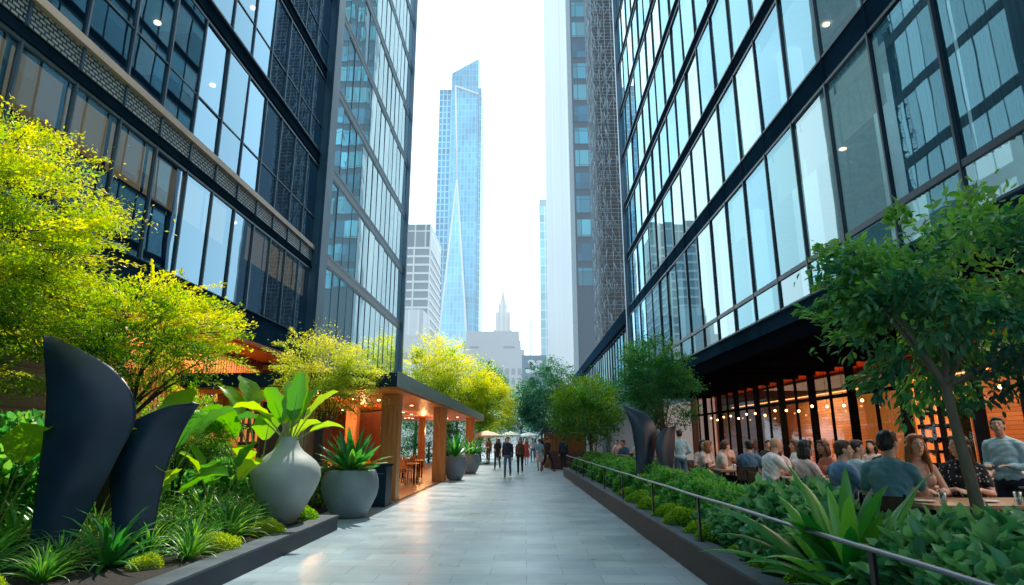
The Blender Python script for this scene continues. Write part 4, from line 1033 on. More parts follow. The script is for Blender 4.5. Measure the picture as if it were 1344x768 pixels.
# yellow trees over the pavilion roof
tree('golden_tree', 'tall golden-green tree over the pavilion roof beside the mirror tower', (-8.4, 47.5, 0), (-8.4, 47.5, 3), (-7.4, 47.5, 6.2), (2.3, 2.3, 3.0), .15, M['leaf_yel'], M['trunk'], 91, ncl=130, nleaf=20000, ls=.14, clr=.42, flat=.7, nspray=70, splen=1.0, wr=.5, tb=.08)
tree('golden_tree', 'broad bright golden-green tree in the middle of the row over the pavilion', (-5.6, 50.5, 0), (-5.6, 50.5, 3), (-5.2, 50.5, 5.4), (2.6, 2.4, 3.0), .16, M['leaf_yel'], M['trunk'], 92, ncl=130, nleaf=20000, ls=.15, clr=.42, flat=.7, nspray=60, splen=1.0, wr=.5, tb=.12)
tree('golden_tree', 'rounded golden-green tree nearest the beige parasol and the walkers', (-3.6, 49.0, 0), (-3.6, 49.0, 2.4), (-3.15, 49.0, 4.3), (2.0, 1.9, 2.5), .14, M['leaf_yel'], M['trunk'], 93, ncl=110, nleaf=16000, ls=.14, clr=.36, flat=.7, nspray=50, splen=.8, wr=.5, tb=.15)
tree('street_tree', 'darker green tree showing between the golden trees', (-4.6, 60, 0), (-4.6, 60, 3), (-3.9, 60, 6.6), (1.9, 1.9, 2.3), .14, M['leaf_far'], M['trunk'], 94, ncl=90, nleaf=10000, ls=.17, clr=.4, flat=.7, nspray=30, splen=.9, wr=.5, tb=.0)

hd = thing('hedge', 'tall clipped dark hedge closing the back of the timber pavilion', 'hedge', (-7.5, 46.5, 0))
me, e_, t_ = crown_mesh(95, (-7.2, 46.6, 1.7), (4.6, .8, 1.9), 120, 16000, .12, M['leaf_mid'], clr=.35, hollow=.2, lump=.1, tb=-.15)
W(add('foliage', me, hd), hd); W(MB().tube([(-7.2, 46.6, 0), (-7.2, 46.6, 1.5)], .08, 6).build('stem', M['trunk_dark'], hd), hd)
# ---- small plants
def blade_mesh(name, seed, n, L, wd, mat, up=(35, 80), droop=.9, seg=6, base_r=.06, tbase=.5, prof='sword', fold=.15):
    g = random.Random(seed); V = []; F = []; T = []
    for k in range(n):
        a = g.random() * 2 * PI; el = R(g.uniform(*up)); l = L * g.uniform(.65, 1.1); w_ = wd * g.uniform(.75, 1.15)
        h = Vector((math.cos(a), math.sin(a), 0)); sd = Vector((-math.sin(a), math.cos(a), 0))
        p = h * base_r * g.random() + Vector((0, 0, 0)); e = el; b = len(V); tw = g.uniform(-.35, .35)
        dr = droop * g.uniform(.7, 1.3)
        for s in range(seg + 1):
            t = s / seg
            if prof == 'sword': ww = w_ * (.55 + .45 * min(1, t * 3)) * (1 - t ** 2.2) + .001
            else: ww = w_ * (math.sin(PI * min(1, .06 + t * .94)) ** .75 * (1 if t < .9 else .8)) * (1 if t > .16 else .35) + .002
            dirv = h * math.cos(e) + Vector((0, 0, 1)) * math.sin(e); up_ = dirv.cross(sd) * -1
            sv = (sd * math.cos(tw) + up_ * math.sin(tw))
            V += [tuple(p + sv * ww / 2 + up_ * ww * fold), tuple(p - up_ * ww * .02), tuple(p - sv * ww / 2 + up_ * ww * fold)]
            p = p + dirv * (l / seg); e -= dr * (.35 + 1.3 * t) / seg * 1.3
        for s in range(seg):
            i = b + s * 3; F += [(i, i + 1, i + 4, i + 3), (i + 1, i + 2, i + 5, i + 4)]
        T += [min(1, max(0, tbase + g.uniform(-.4, .4)))] * (3 * (seg + 1))
    me = bpy.data.meshes.new(name); me.from_pydata(V, [], F); me.materials.append(mat)
    me.polygons.foreach_set('use_smooth', [True] * len(F))
    at = me.attributes.new('tint', 'FLOAT', 'POINT'); at.data.foreach_set('value', T); me.update(); return me
def mound_mesh(name, seed, r, h, n, ls, mat, wr=.6, shape=4, upn=.4, tb=0.0, D0=.8):
    g = np.random.default_rng(seed)
    d = unit(g.normal(size=(n, 3))); d[:, 2] = abs(d[:, 2])
    nb = 14; bl = unit(g.normal(size=(nb, 3))); bl[:, 2] = abs(bl[:, 2]); sc_ = 1 + .28 * (np.maximum(0, d @ bl.T) ** 8).max(1) - .12
    rr = g.uniform(.55, 1.0, n) ** .5 * sc_
    Pn = d * rr[:, None] * np.array([r, r, h])
    D = unit(d * D0 + g.normal(size=(n, 3)) * .6 + np.array([0, 0, .25])); Nn = unit(g.normal(size=(n, 3)) * (1 - upn) + d * .4 + np.array([0, 0, upn]))
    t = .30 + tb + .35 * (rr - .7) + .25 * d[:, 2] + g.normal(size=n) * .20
    return leafmesh(name, Pn, D, Nn, ls * g.uniform(.6, 1.3, n), ls * wr * g.uniform(.8, 1.2, n), t, mat, shape)
GR = [blade_mesh('sword_grass', s, 95, .62, .030, M['leaf_grass'], up=(28, 88), droop=1.25, tbase=.5) for s in (1, 2, 3)]
GRd = [blade_mesh('dark_strap_plant', s, 46, .60, .060, M['leaf_strap'], up=(15, 85), droop=1.1, prof='sword', tbase=.45) for s in (4, 5)]
LIME = [mound_mesh('lime_mound', s, .30, .26, 2600, .045, M['leaf_lime'], wr=.35, tb=.1) for s in (6, 7)]
FINE = [mound_mesh('fine_mound', s, .34, .26, 4200, .034, M['leaf_midy'], wr=.55, tb=-.02) for s in (8, 9)]
BROAD = [mound_mesh('broadleaf_shrub', s, .46, .62, 1300, .145, M['leaf_teal'], wr=.72, shape=6, tb=.12, upn=.75, D0=.6) for s in (10, 11, 12)]
BMID = [mound_mesh('broadleaf_shrub', s, .46, .64, 3300, .075, M['leaf_mid'], wr=.62, shape=6, tb=.02, upn=.6) for s in (13, 14)]
def plant(name, me, x, y, z, s, rz, label, group, cat='plant', sz=None):
    o = add(name, me, None, (x, y, z), (0, 0, rz), (s, s, s if sz is None else sz))
    return tag(o, label, cat, group)
r9 = random.Random(99)
# left planter: grasses
for i, (x, y, s, k) in enumerate([(-5.65, 6.55, .95, 'd'), (-4.85, 7.5, 1.12, 'd'), (-6.3, 7.35, .9, 'd'), (-4.45, 8.6, .88, 'g'), (-5.0, 9.35, 1.0, 'g'), (-4.5, 9.6, 1.12, 'g'), (-5.3, 8.4, .9, 'g'), (-5.35, 10.6, 1.05, 'g'),
                                 (-4.75, 10.7, .9, 'g'), (-6.2, 9.2, .95, 'g'), (-4.75, 11.6, .75, 'g'), (-6.5, 11.2, 1.1, 'd'), (-7.2, 9.6, 1.1, 'd'), (-5.7, 5.2, .8, 'd'), (-7.0, 6.5, 1.1, 'd'), (-5.4, 11.6, .9, 'd'), (-7.9, 11.2, 1.2, 'd'), (-6.1, 8.3, .85, 'g'), (-5.9, 7.0, 1.0, 'd'), (-5.2, 7.2, .8, 'g'), (-4.9, 8.9, .95, 'g'), (-5.6, 9.8, 1.0, 'g'), (-4.45, 10.3, .8, 'g'), (-4.9, 10.2, 1.0, 'g'), (-6.6, 10.2, 1.1, 'd'), (-6.9, 8.6, 1.1, 'd'), (-6.8, 7.4, 1.0, 'd'), (-6.2, 6.0, .9, 'g'), (-5.0, 6.7, .7, 'g'), (-5.7, 11.2, 1.0, 'g'), (-6.1, 12.0, 1.1, 'd'), (-4.3, 9.25, .95, 'g'), (-4.55, 11.0, .9, 'g'), (-4.75, 8.1, .8, 'g'), (-4.15, 7.95, .7, 'g'), (-5.9, 6.1, 1.0, 'd'), (-5.3, 8.9, 1.1, 'g'), (-4.9, 9.8, 1.2, 'g')]):
    me = GR[i % 3] if k == 'g' else GRd[i % 2]
    lab = {0: 'broad-bladed strap plant at the foot of the tallest planter sculpture', 1: 'strap plant spilling over the planter coping in front of the shorter sculpture', 3: 'small sword grass at the base of the shorter planter sculpture',
           5: 'full sword grass clump between the vase and the lime mounds', 2: 'strap plant behind the tallest sculpture at the planter edge'}.get(i)
    plant('sword_grass' if k == 'g' else 'strap_plant', me, x, y, .22, s * 1.18, r9.random() * 6, lab or ('arching sword grass clump growing in the sculpture planter' if k == 'g' else 'dark strap-leaved plant growing in the sculpture planter'),
          None if lab else ('sword grasses in the sculpture planter' if k == 'g' else 'strap plants in the sculpture planter'))
for i, (x, y, s) in enumerate([(-4.05, 8.5, .85), (-3.98, 9.9, .8), (-4.35, 7.4, .55), (-5.15, 6.1, .7)]):
    plant('lime_shrub', LIME[i % 2], x, y, .23, s, i * 2.1, ['bright lime feathery mound at the coping near the sword grass', 'small lime mound at the coping beside the vase foot', 'tiny lime tuft at the coping near the shorter sculpture', 'lime tuft beside the strap plant under the tallest sculpture'][i], None)
for i, (x, y, s) in enumerate([(-4.12, 11.55, 1.0), (-5.0, 12.9, 1.4), (-5.4, 13.8, 1.5), (-5.5, 12.4, 1.3)]):
    plant('fine_leaf_shrub', FINE[i % 2], x, y, .2 if y < 12 else .05, s, i * 1.7, 'fine green mound at the planter corner behind the vase' if i == 0 else 'fine-leaved green shrub growing behind the vase and round pot', None if i == 0 else 'fine-leaved shrubs behind the vase')
for i, (x, y, s) in enumerate([(-8.9, 12.6, 2.2), (-9.3, 13.9, 2.0), (-9.4, 11.3, 2.3), (-9.3, 9.8, 2.6), (-9.2, 10.7, 2.9), (-8.6, 11.8, 2.4), (-7.2, 12.8, 1.7), (-6.3, 13.4, 1.6), (-5.2, 15.6, 1.4), (-7.6, 14.8, 2), (-6.2, 15.2, 1.7), (-8.2, 10.4, 1.6), (-7.0, 11.9, 1.2), (-8.3, 8.6, 1.6), (-7.6, 6.0, 1.5)]):
    plant('broadleaf_shrub', BMID[i % 2], x, y, .1, s, i * 1.3, 'leafy green shrub filling the bed at the foot of the left block wall', 'leafy shrubs along the slatted wall')
# paddle-leaved plants (large glossy leaves on stalks)
def paddle_leaf(mb_list, base, tip_dir, stalk, L, Wd, bend, T, tint, rnd_, roll=0.0):
    """stalk then blade; appended to lists V,F,T"""
    V, F, TT = mb_list
    a = math.atan2(tip_dir.y, tip_dir.x); h = Vector((math.cos(a), math.sin(a), 0)); sd = Vector((-math.sin(a), math.cos(a), 0))
    e = math.asin(max(-1, min(1, tip_dir.normalized().z)))
    p = Vector(base); seg = 9
    sd = sd * math.cos(roll) + (h.cross(sd)) * math.sin(roll)
    for s in range(5):
        p = p + (h * math.cos(e) + Vector((0, 0, 1)) * math.sin(e)) * stalk / 5; e -= bend * .05
    b = len(V)
    for s in range(seg + 1):
        t = s / seg
        ww = Wd * (math.sin(PI * min(1, .03 + t ** .85 * .97)) ** .62) * (1 - .12 * math.sin(t * 17 + tint * 9)) + .004
        dv = h * math.cos(e) + Vector((0, 0, 1)) * math.sin(e); u = sd.cross(dv)
        if u.z < 0: u = -u
        for q, wv in ((-1, .20), (-.5, .06), (0, 0), (.5, .06), (1, .20)):
            V.append(tuple(p + sd * ww * .5 * q + u * ww * (wv + .03 * math.sin(s * 2.3 + q * 3))))
        p = p + dv * L / seg; e -= bend * (.4 + 1.2 * t) / seg
    for s in range(seg):
        for q in range(4):
            i = b + s * 5 + q; F.append((i, i + 1, i + 6, i + 5))
    TT += [tint] * ((seg + 1) * 5)
def mesh_vft(name, V, F, T, mat):
    me = bpy.data.meshes.new(name); me.from_pydata(V, [], F); me.materials.append(mat); me.polygons.foreach_set('use_smooth', [True] * len(F))
    at = me.attributes.new('tint', 'FLOAT', 'POINT'); at.data.foreach_set('value', T); me.update(); return me
def paddle_plant(name, label, loc, specs, seed, z0=0):
    t = thing(name, label, 'plant', loc); g = random.Random(seed)
    V, F, T = [], [], []
    st = MB()
    for (az, el, stalk, L, Wd, bend) in specs:
        az, el = R(az), R(el); dv = Vector((math.cos(az) * math.cos(el), math.sin(az) * math.cos(el), math.sin(el)))
        b = Vector((g.uniform(-.03, .03), g.uniform(-.03, .03), 0))
        p = Vector(b); e = el; pts = [p.copy()]; h = Vector((math.cos(az), math.sin(az), 0))
        for s in range(5): p = p + (h * math.cos(e) + Vector((0, 0, 1)) * math.sin(e)) * stalk / 5; e -= bend * .05; pts.append(p.copy())
        q = p.copy(); e2 = e
        for s in range(5): q = q + (h * math.cos(e2) + Vector((0, 0, 1)) * math.sin(e2)) * L / 9; e2 -= bend * (.4 + 1.2 * s / 9) / 9; pts.append(q.copy() - Vector((0, 0, .004)))
        st.tube(pts, [.016, .015, .014, .013, .012, .011, .009, .007, .005, .004, .002], 6)
        paddle_leaf((V, F, T), b, dv, stalk, L, Wd, bend, T, min(1, max(0, g.uniform(.2, .95))), g, g.uniform(-.5, .5))
    add('foliage', mesh_vft('foliage', V, F, T, M['leaf_paddle']), t); st.build('stem', M['stem'], t)
    return t
# ============================================================ SCULPTURES, POTS, FURNITURE
def horn(name, label, loc, Lp, Rp, k, bow=.13, thick=.03, rz=0):
    """curved metal sheet between two outline curves from foot to tip (x, z); bowed towards the viewer side across its width"""
    def cr(P_, t):
        n = len(P_) - 1; f = min(n - 1e-6, t * n); i = int(f); u = f - i
        g = lambda j: Vector(P_[max(0, min(n, j))])
        p0, p1, p2, p3 = g(i - 1), g(i), g(i + 1), g(i + 2)
        return .5 * ((2 * p1) + (-p0 + p2) * u + (2 * p0 - 5 * p1 + 4 * p2 - p3) * u * u + (-p0 + 3 * p1 - 3 * p2 + p3) * u ** 3)
    seg, nc = 60, 24; V = []; F = []
    for s_ in range(seg + 1):
        t = s_ / seg; a, b = cr(Lp, t), cr(Rp, t); wd = (b - a).length
        for c in range(nc + 1):
            u = c / nc; p = a.lerp(b, u)
            V.append((p.x * k, -.22 * k * (1 - t) ** 2.0 + .12 * k * t ** 2 - bow * k * (math.sin(PI * (u * .80 + .12)) - .2) * min(1.3, wd / .6) + .12 * k * (u - .5), p.y * k))
    for s_ in range(seg):
        for c in range(nc):
            i = s_ * (nc + 1) + c; F.append((i, i + 1, i + nc + 2, i + nc + 1))
    me = bpy.data.meshes.new(name); me.from_pydata(V, [], F); me.materials.append(M['sculpt'])
    me.polygons.foreach_set('use_smooth', [True] * len(F)); me.update()
    o = add(name, me, None, loc, (0, 0, rz)); tag(o, label, 'sculpture')
    md = o.modifiers.new('s', 'SOLIDIFY'); md.thickness = thick; md.offset = 0
    dg = bpy.context.evaluated_depsgraph_get(); dg.update()
    m2 = bpy.data.meshes.new_from_object(o.evaluated_get(dg)); o.modifiers.clear(); o.data = m2
    return o
tallL = [(.18, 0), (.095, .44), (.02, .90), (-.07, 1.63), (-.18, 2.14), (-.43, 2.84)]
tallR = [(.50, 0), (.60, .44), (.86, 1.22), (.99, 1.83), (.57, 2.38), (-.415, 2.855)]
shortL = [(.20, 0), (.11, .52), (-.07, 1.17), (.05, 1.62), (.51, 1.88), (.83, 1.935)]
shortR = [(.64, 0), (.61, .54), (.618, 1.08), (.67, 1.38), (.73, 1.64), (.85, 1.94)]
horn('sculpture', 'tallest near-black curved metal sculpture under the large lacy maple', (-6.05, 7.9, .17), tallL, tallR, 1.0)
horn('sculpture', 'near-black curved metal sculpture with tip pointing to the vase, in the low planter', (-5.4, 8.35, .2), shortL, shortR, 1.0)
horn('sculpture', 'taller curved metal sculpture behind the long railing near the slender tree', (2.48, 15.2, .3), [(.03, 0), (.11, .59), (.13, .99), (.08, 1.6), (.01, 1.89), (-.08, 2.165)], [(.30, 0), (.44, .59), (.64, 1.2), (.68, 1.64), (.46, 1.96), (-.06, 2.173)], 1.0, bow=.16)
horn('sculpture', 'shorter curved metal sculpture behind the long railing, tip towards the restaurant', (3.0, 15.0, .3), [(.30, 0), (.185, .60), (.07, 1.09), (.10, 1.40), (.31, 1.60), (.59, 1.66)], [(.38, 0), (.417, .60), (.49, .95), (.546, 1.24), (.578, 1.47), (.614, 1.663)], 1.0, bow=.14)

# vase
v = MB().lathe([(.001, 0), (.20, 0), (.225, .02), (.30, .14), (.41, .34), (.515, .54), (.58, .70), (.597, .82), (.575, .94), (.50, 1.05), (.39, 1.14), (.28, 1.22), (.20, 1.31), (.165, 1.40), (.152, 1.47), (.158, 1.48), (.135, 1.48), (.13, 1.42), (.14, 1.32), (.001, 1.30)], 64)
vs = v.build('vase', M['vase'], None, (-4.28, 11.25, .22)); tag(vs, 'large pale bulbous vase holding tall paddle leaves at the planter corner', 'vase')
paddle_plant('bird_of_paradise', 'tall paddle-leaved plant standing in the pale vase', (-4.28, 11.25, 1.53),
    [(80, 82, 0.47, 0.97, 0.35, 0.45), (-60, 78, 0.47, 0.97, 0.32, 0.5), (20, 68, 0.46, 0.84, 0.35, 0.7), (160, 72, 0.47, 0.84, 0.34, 0.8), (-100, 66, 0.47, 0.84, 0.34, 0.7), (-5, 40, 0.46, 0.67, 0.22, 1.1), (175, 50, 0.57, 0.71, 0.27, 1.4), (200, 62, 0.52, 0.76, 0.32, 1.3), (120, 76, 0.47, 0.92, 0.3, 0.5), (-30, 84, 0.33, 0.46, 0.1, 0.2), (60, 72, 0.47, 0.88, 0.34, 0.5)], 5)
paddle_plant('banana_plant', 'paddle-leaved plant with big lime leaves behind the vase', (-5.1, 12.0, .5),
    [(180, 76, 1.58, 0.86, 0.55, 0.7), (150, 80, 1.84, 0.71, 0.59, 0.6), (-120, 70, 1.31, 0.92, 0.52, 1.1), (-60, 72, 1.26, 0.8, 0.49, 1.1), (60, 74, 1.58, 0.8, 0.52, 0.9), (0, 70, 1.26, 0.69, 0.47, 1.2), (-90, 60, 0.95, 0.69, 0.44, 1.2), (210, 66, 1.37, 0.86, 0.49, 1.0)], 6)
paddle_plant('banana_plant', 'paddle-leaved plant with glossy leaves between the two sculptures', (-5.55, 9.2, .2),
    [(-80, 72, 1.32, 0.84, 0.54, 1.2), (-20, 74, 1.44, 0.74, 0.49, 1.0), (-130, 70, 1.38, 0.79, 0.51, 1.1), (30, 74, 1.55, 0.72, 0.49, 1.0), (90, 78, 1.72, 0.72, 0.54, 0.6), (-50, 60, 0.98, 0.72, 0.46, 1.2), (0, 56, 0.92, 0.72, 0.46, 1.1)], 7)
paddle_plant('banana_plant', 'paddle-leaved plant at the outermost planter edge behind the tallest sculpture', (-6.9, 8.2, .2),
    [(-80, 72, 1.38, 0.9, 0.57, 1.2), (-120, 74, 1.55, 0.96, 0.57, 1.0), (-30, 74, 1.26, 0.79, 0.55, 1.2), (-150, 66, 1.15, 0.84, 0.52, 1.2), (20, 74, 1.49, 0.72, 0.47, 1.0), (-60, 58, 0.8, 0.72, 0.47, 1.2), (-110, 52, 0.69, 0.72, 0.44, 1.1), (180, 76, 1.72, 0.84, 0.52, 0.6)], 8)
paddle_plant('banana_plant', 'paddle-leaved plant with upright lime leaves just beyond the shorter black planter sculpture', (-5.15, 10.6, .2),
    [(-80, 72, 0.8, 0.6, 0.34, 1.1), (-10, 70, 0.88, 0.56, 0.32, 1.1), (60, 76, 1.04, 0.56, 0.32, 0.8), (-130, 74, 0.92, 0.56, 0.32, 0.9), (170, 74, 1.04, 0.64, 0.35, 0.8)], 9)
# agave-like pot plants
def pot(label, x, y, r, h, rim, pl_label, seed, n=34, L=.62, wd=.12, up=(15, 85)):
    k = r / .62
    b = MB().lathe([(.001, 0), (.30 * r / .62, 0), (.34 * k, .015), (.47 * k, h * .2), (.585 * k, h * .45), (.62 * k, h * .62), (.60 * k, h * .82), (.545 * k, h * .97), (.53 * k, h), (.49 * k, h), (.49 * k, h * .93), (.001, h * .92)], 56)
    o = b.build('planter_pot', M['pot'], None, (x, y, .004)); tag(o, label, 'plant pot')
    so = MB().lathe([(.001, h * .935), (.485 * k, h * .93)], 30).build('soil', M['soil'], o)
    pm_ = blade_mesh('agave', seed, n, L, wd, M['leaf_strap'], up=up, droop=.5, prof='lance', seg=7, base_r=.10, tbase=.45, fold=.2)
    tag(add('agave', pm_, None, (x, y, h * .93 + .004), (0, 0, seed)), pl_label, 'plant')
pot('wide round slate-grey pot beside the pavilion counter', -3.88, 14.0, .62, 1.0, 0, 'spiky broad-bladed plant in the wide round pot', 21, n=46, L=.98, wd=.15)
pot('round grey pot at the second timber post of the pavilion', -2.98, 26.6, .50, .96, 0, 'spiky plant in the round pot at the second timber post', 22, n=46, L=1.15, wd=.11, up=(35, 88))
pot('farther round grey pot behind another, before the last timber post', -2.78, 31.6, .50, .92, 0, 'spiky plant in the farther round pot', 23, n=46, L=1.1, wd=.11, up=(30, 85))
# upright dark cypress-like planting in the pavilion opening
cy = thing('cypress', 'dark upright cypress behind the round grey pots', 'tree', (-3.9, 31.5, 0))
me, e_, t_ = crown_mesh(77, (-3.9, 31.5, 1.45), (.32, .32, 1.25), 50, 5000, .07, M['leaf_dark'], clr=.1, hollow=.3)
W(add('crown', me, cy), cy); W(MB().tube([(-3.9, 31.5, 0), (-3.9, 31.5, 1.2)], .04, 6).build('trunk', M['trunk'], cy), cy)
# counter cabinet by the first post
ct = thing('service_counter', 'dark service cabinet beside the first timber post', 'cabinet', (-3.84, 16.35, 0))
o = MB().box(-.31, .31, -.35, .35, .004, .98).build('body', M['paint_dark'], ct); bevel(o, .008)
o = MB().box(-.335, .335, -.38, .38, .983, 1.03).build('countertop', M['steel'], ct); bevel(o, .005)
for x in (-.155, .155): MB().box(x - .145, x + .145, -.366, -.352, .1, .9).build('door', M['steel'], ct)
MB().box(.02, .26, -.373, -.367, .8, .82).build('handle', M['silver'], ct)

# dining furniture
def chair(label, x, y, z, rz, group, wd='orange_post'):
    t = thing('dining_chair', label, 'chair', (x, y, z), rz, group)
    o = MB().box(-.22, .22, -.2, .22, .43, .46).build('seat', M[wd], t); bevel(o, .01)
    MB().box(-.21, .21, -.235, -.21, .58, .84).build('backrest', M[wd], t)
    for sx in (-1, 1):
        MB().tube([(sx * .19, .19, 0), (sx * .19, .19, .43)], .014, 6).build('leg', M['beam'], t)
        MB().tube([(sx * .19, -.23, 0), (sx * .19, -.19, .43), (sx * .19, -.24, .86)], .014, 6).build('leg', M['beam'], t)
    return t
def table(label, x, y, z, sx, sy, rz=0, group=None, h=.75, mat='table_wood'):
    t = thing('dining_table', label, 'table', (x, y, z), rz, group)
    o = MB().box(-sx / 2, sx / 2, -sy / 2, sy / 2, h - .045, h).build('tabletop', M[mat], t); bevel(o, .008)
    for a in (-1, 1):
        for b in (-1, 1): MB().box(a * (sx / 2 - .08) - .025, a * (sx / 2 - .08) + .025, b * (sy / 2 - .08) - .025, b * (sy / 2 - .08) + .025, 0, h - .047).build('leg', M['beam'], t)
    return t
def tabletop_things(x, y, z, n, seed, span=(.5, .35), where='table'):
    g = random.Random(seed)
    for k in range(n):
        px, py = x + g.uniform(-span[0], span[0]), y + g.uniform(-span[1], span[1])
        if k % 3 == 0:
            o = MB().lathe([(.001, 0), (.075, 0), (.12, .012), (.123, .016), (.07, .008), (.001, .008)], 24).build('plate', M['white'], None, (px, py, z + .001)); tag(o, 'white round plate lying on a wooden terrace table', 'plate', 'plates on the terrace tables')
        elif k % 3 == 1:
            o = MB().lathe([(.001, 0), (.03, 0), (.036, .12), (.033, .12), (.028, .01), (.001, .01)], 16).build('drinking_glass', M['glass_cup'], None, (px, py, z + .001)); tag(o, 'clear drinking glass standing on a terrace table', 'glass', 'glasses on the terrace tables')
        else:
            o = MB().lathe([(.001, 0), (.045, 0), (.06, .05), (.055, .05), (.04, .01), (.001, .01)], 16).build('bowl', M['white'], None, (px, py, z + .001)); tag(o, 'small white bowl standing on a terrace table', 'bowl', 'bowls on the terrace tables')
M['glass_cup'] = glass('cup_glass', (.9, .95, .95), .12, .02, .0, (.2, .2, .2), .9, (1, 1, 1))
DZ = .28
table('long wooden counter table beside the leaning mossy tree', 5.40, 6.75, DZ, 2.9, .85)
table('wooden terrace table before the pair of small sculptures', 4.85, 13.8, DZ, 1.5, .8)
table('wooden terrace table behind the leafy planter shrubs', 4.62, 10.6, DZ, 1.0, .8)
table('second wooden terrace table beyond the bald diner', 5.6, 9.1, DZ, 1.2, .8)
tabletop_things(4.5, 6.5, DZ + .75, 6, 1, (.6, .25)); tabletop_things(4.85, 13.8, DZ + .75, 6, 2); tabletop_things(4.6, 10.6, DZ + .75, 5, 3)
tb_ = thing('side_station', 'small metal tray stand beside the woman in white at the frame edge', 'stand', (5.75, 7.05, DZ + .751))
MB().box(-.25, .25, -.2, .2, .09, .11).build('tray', M['silver'], tb_)
for a in (-.2, .2): MB().box(a - .01, a + .01, -.15, .15, 0, .09).build('leg', M['silver'], tb_)
# pavilion tables
for i, (x, y) in enumerate([(-5.3, 21.5), (-4.6, 24.0), (-6.9, 21.0), (-5.0, 27.5), (-6.6, 25.0)]):
    table('square dining table under the pavilion ceiling', x, y, .031, 1.0, .8, 0, 'dining tables under the pavilion', mat='orange_post')
    for s in (-1, 1):
        chair('timber dining chair at a pavilion table', x, y + s * .62, .031, 0 if s < 0 else PI, 'dining chairs under the pavilion')
    for k in range(5):
        g = random.Random(i * 9 + k); px, py = x + g.uniform(-.4, .4), y + g.uniform(-.3, .3)
        o = MB().lathe([(.001, 0), (.028, 0), (.03, .14), (.012, .19), (.012, .25), (.001, .25)], 10).build('bottle', M['bottle'], None, (px, py, .784)) if 'bottle' in M else None
        if o is None:
            M['bottle'] = simple('amber_bottle', (.5, .18, .06), .25, emit=(1, .4, .1), es=.06)  # trace of emission paints lamplight into the bottle
            o = MB().lathe([(.001, 0), (.028, 0), (.03, .14), (.012, .19), (.012, .25), (.001, .25)], 10).build('bottle', M['bottle'], None, (px, py, .784))
        tag(o, 'amber bottle standing on a pavilion table', 'bottle', 'bottles on the pavilion tables')

# parasols and kiosk at the end of the walk
def parasol(label, x, y, h, r, col, drop=.32):
    t = thing('parasol', label, 'parasol', (x, y, 0))
    MB().tube([(0, 0, 0), (0, 0, h)], .025, 8).build('pole', M['orange_post'], t)
    mb = MB(); n = 8
    for k in range(n):
        a0, a1 = 2 * PI * k / n, 2 * PI * (k + 1) / n
        p0, p1 = Vector((r * math.cos(a0), r * math.sin(a0), h - drop)), Vector((r * math.cos(a1), r * math.sin(a1), h - drop)); ap = Vector((0, 0, h + .02))
        m0, m1 = p0.lerp(ap, .5) + Vector((0, 0, .03)), p1.lerp(ap, .5) + Vector((0, 0, .03))
        mb.poly([p0, p1, m1, m0]).poly([m0, m1, ap]).poly([p0 - Vector((0, 0, .12)), p1 - Vector((0, 0, .12)), p1, p0])
    mb.build('canopy', simple('canopy_' + str(len(bpy.data.materials)), col, .8, var=.05), t)
    MB().lathe([(.001, 0), (.22, 0), (.2, .06), (.001, .07)], 16).build('base', M['steel'], t)
parasol('wide beige market parasol beside the last pavilion post', -2.75, 44.0, 2.25, 1.15, (.72, .58, .40))
parasol('small cream parasol above the couple of walkers', -1.35, 55.0, 2.35, .95, (.8, .74, .62))
parasol('distant white parasol in the middle of the crowd', .3, 68.0, 2.4, 1.2, (.8, .74, .7))
ks = thing('kiosk', 'small kiosk with black domed awning at the start of the railing', 'kiosk', (2.3, 37, 0))
mb = MB(); n = 12
for k in range(n):
    a0, a1 = PI * k / n, PI * (k + 1) / n
    f = lambda a, yy: (-1.45 * math.cos(a), yy, 2.05 + .55 * math.sin(a))
    mb.poly([f(a0, -1.4), f(a1, -1.4), f(a1, 1.5), f(a0, 1.5)], 0, True)
    mb.poly([f(a0, -1.4), f(a0, -1.4)[:2] + (2.03,), f(a1, -1.4)[:2] + (2.03,), f(a1, -1.4)])
mb.build('awning', simple('black_awning', (.02, .03, .04), .5), ks)
for x in (-1.35, 1.35):
    for y in (-1.3, 1.4): MB().box(x - .03, x + .03, y - .03, y + .03, 0, 2.06).build('post', M['beam'], ks)
MB().box(-.9, 1.3, -1.0, -.6, 0, 1.0).build('counter', M['soffit_dark'], ks)
MB().box(-1.2, 1.3, 1.30, 1.36, 0, 2.05).build('back_wall', simple('kiosk_gold', (.30, .2, .08), .6, var=.5, stretch=(8, 1, .3)), ks)
# ============================================================ PEOPLE
def capsule(mb, p0, r0, p1, r1, n=14):
    p0, p1 = Vector(p0), Vector(p1); d = p1 - p0; L = max(1e-5, d.length); q = d.to_track_quat('Z', 'Y').to_matrix()
    prof = [(.0, -r0)] + [(r0 * math.cos(a), r0 * math.sin(a)) for a in np.linspace(-PI / 2, 0, 5)[1:]] + [(r1 * math.cos(a), L + r1 * math.sin(a)) for a in np.linspace(0, PI / 2, 5)[:-1]] + [(.0, L + r1)]
    b = len(mb.v); 
    for (r, z) in prof[1:-1]:
        for k in range(n):
            a = 2 * PI * k / n; mb.v.append(tuple(p0 + q @ Vector((r * math.cos(a), r * math.sin(a), z))))
    i0 = len(mb.v); mb.v.append(tuple(p0 + q @ Vector((0, 0, -r0)))); mb.v.append(tuple(p0 + q @ Vector((0, 0, L + r1))))
    m = len(prof) - 2
    for i in range(m - 1):
        for k in range(n):
            k2 = (k + 1) % n; mb.f.append((b + i * n + k, b + i * n + k2, b + (i + 1) * n + k2, b + (i + 1) * n + k)); mb.m.append(0); mb.sm.append(True)
    for k in range(n):
        k2 = (k + 1) % n; mb.f.append((i0, b + k2, b + k)); mb.m.append(0); mb.sm.append(True)
        e = b + (m - 1) * n; mb.f.append((i0 + 1, e + k, e + k2)); mb.m.append(0); mb.sm.append(True)
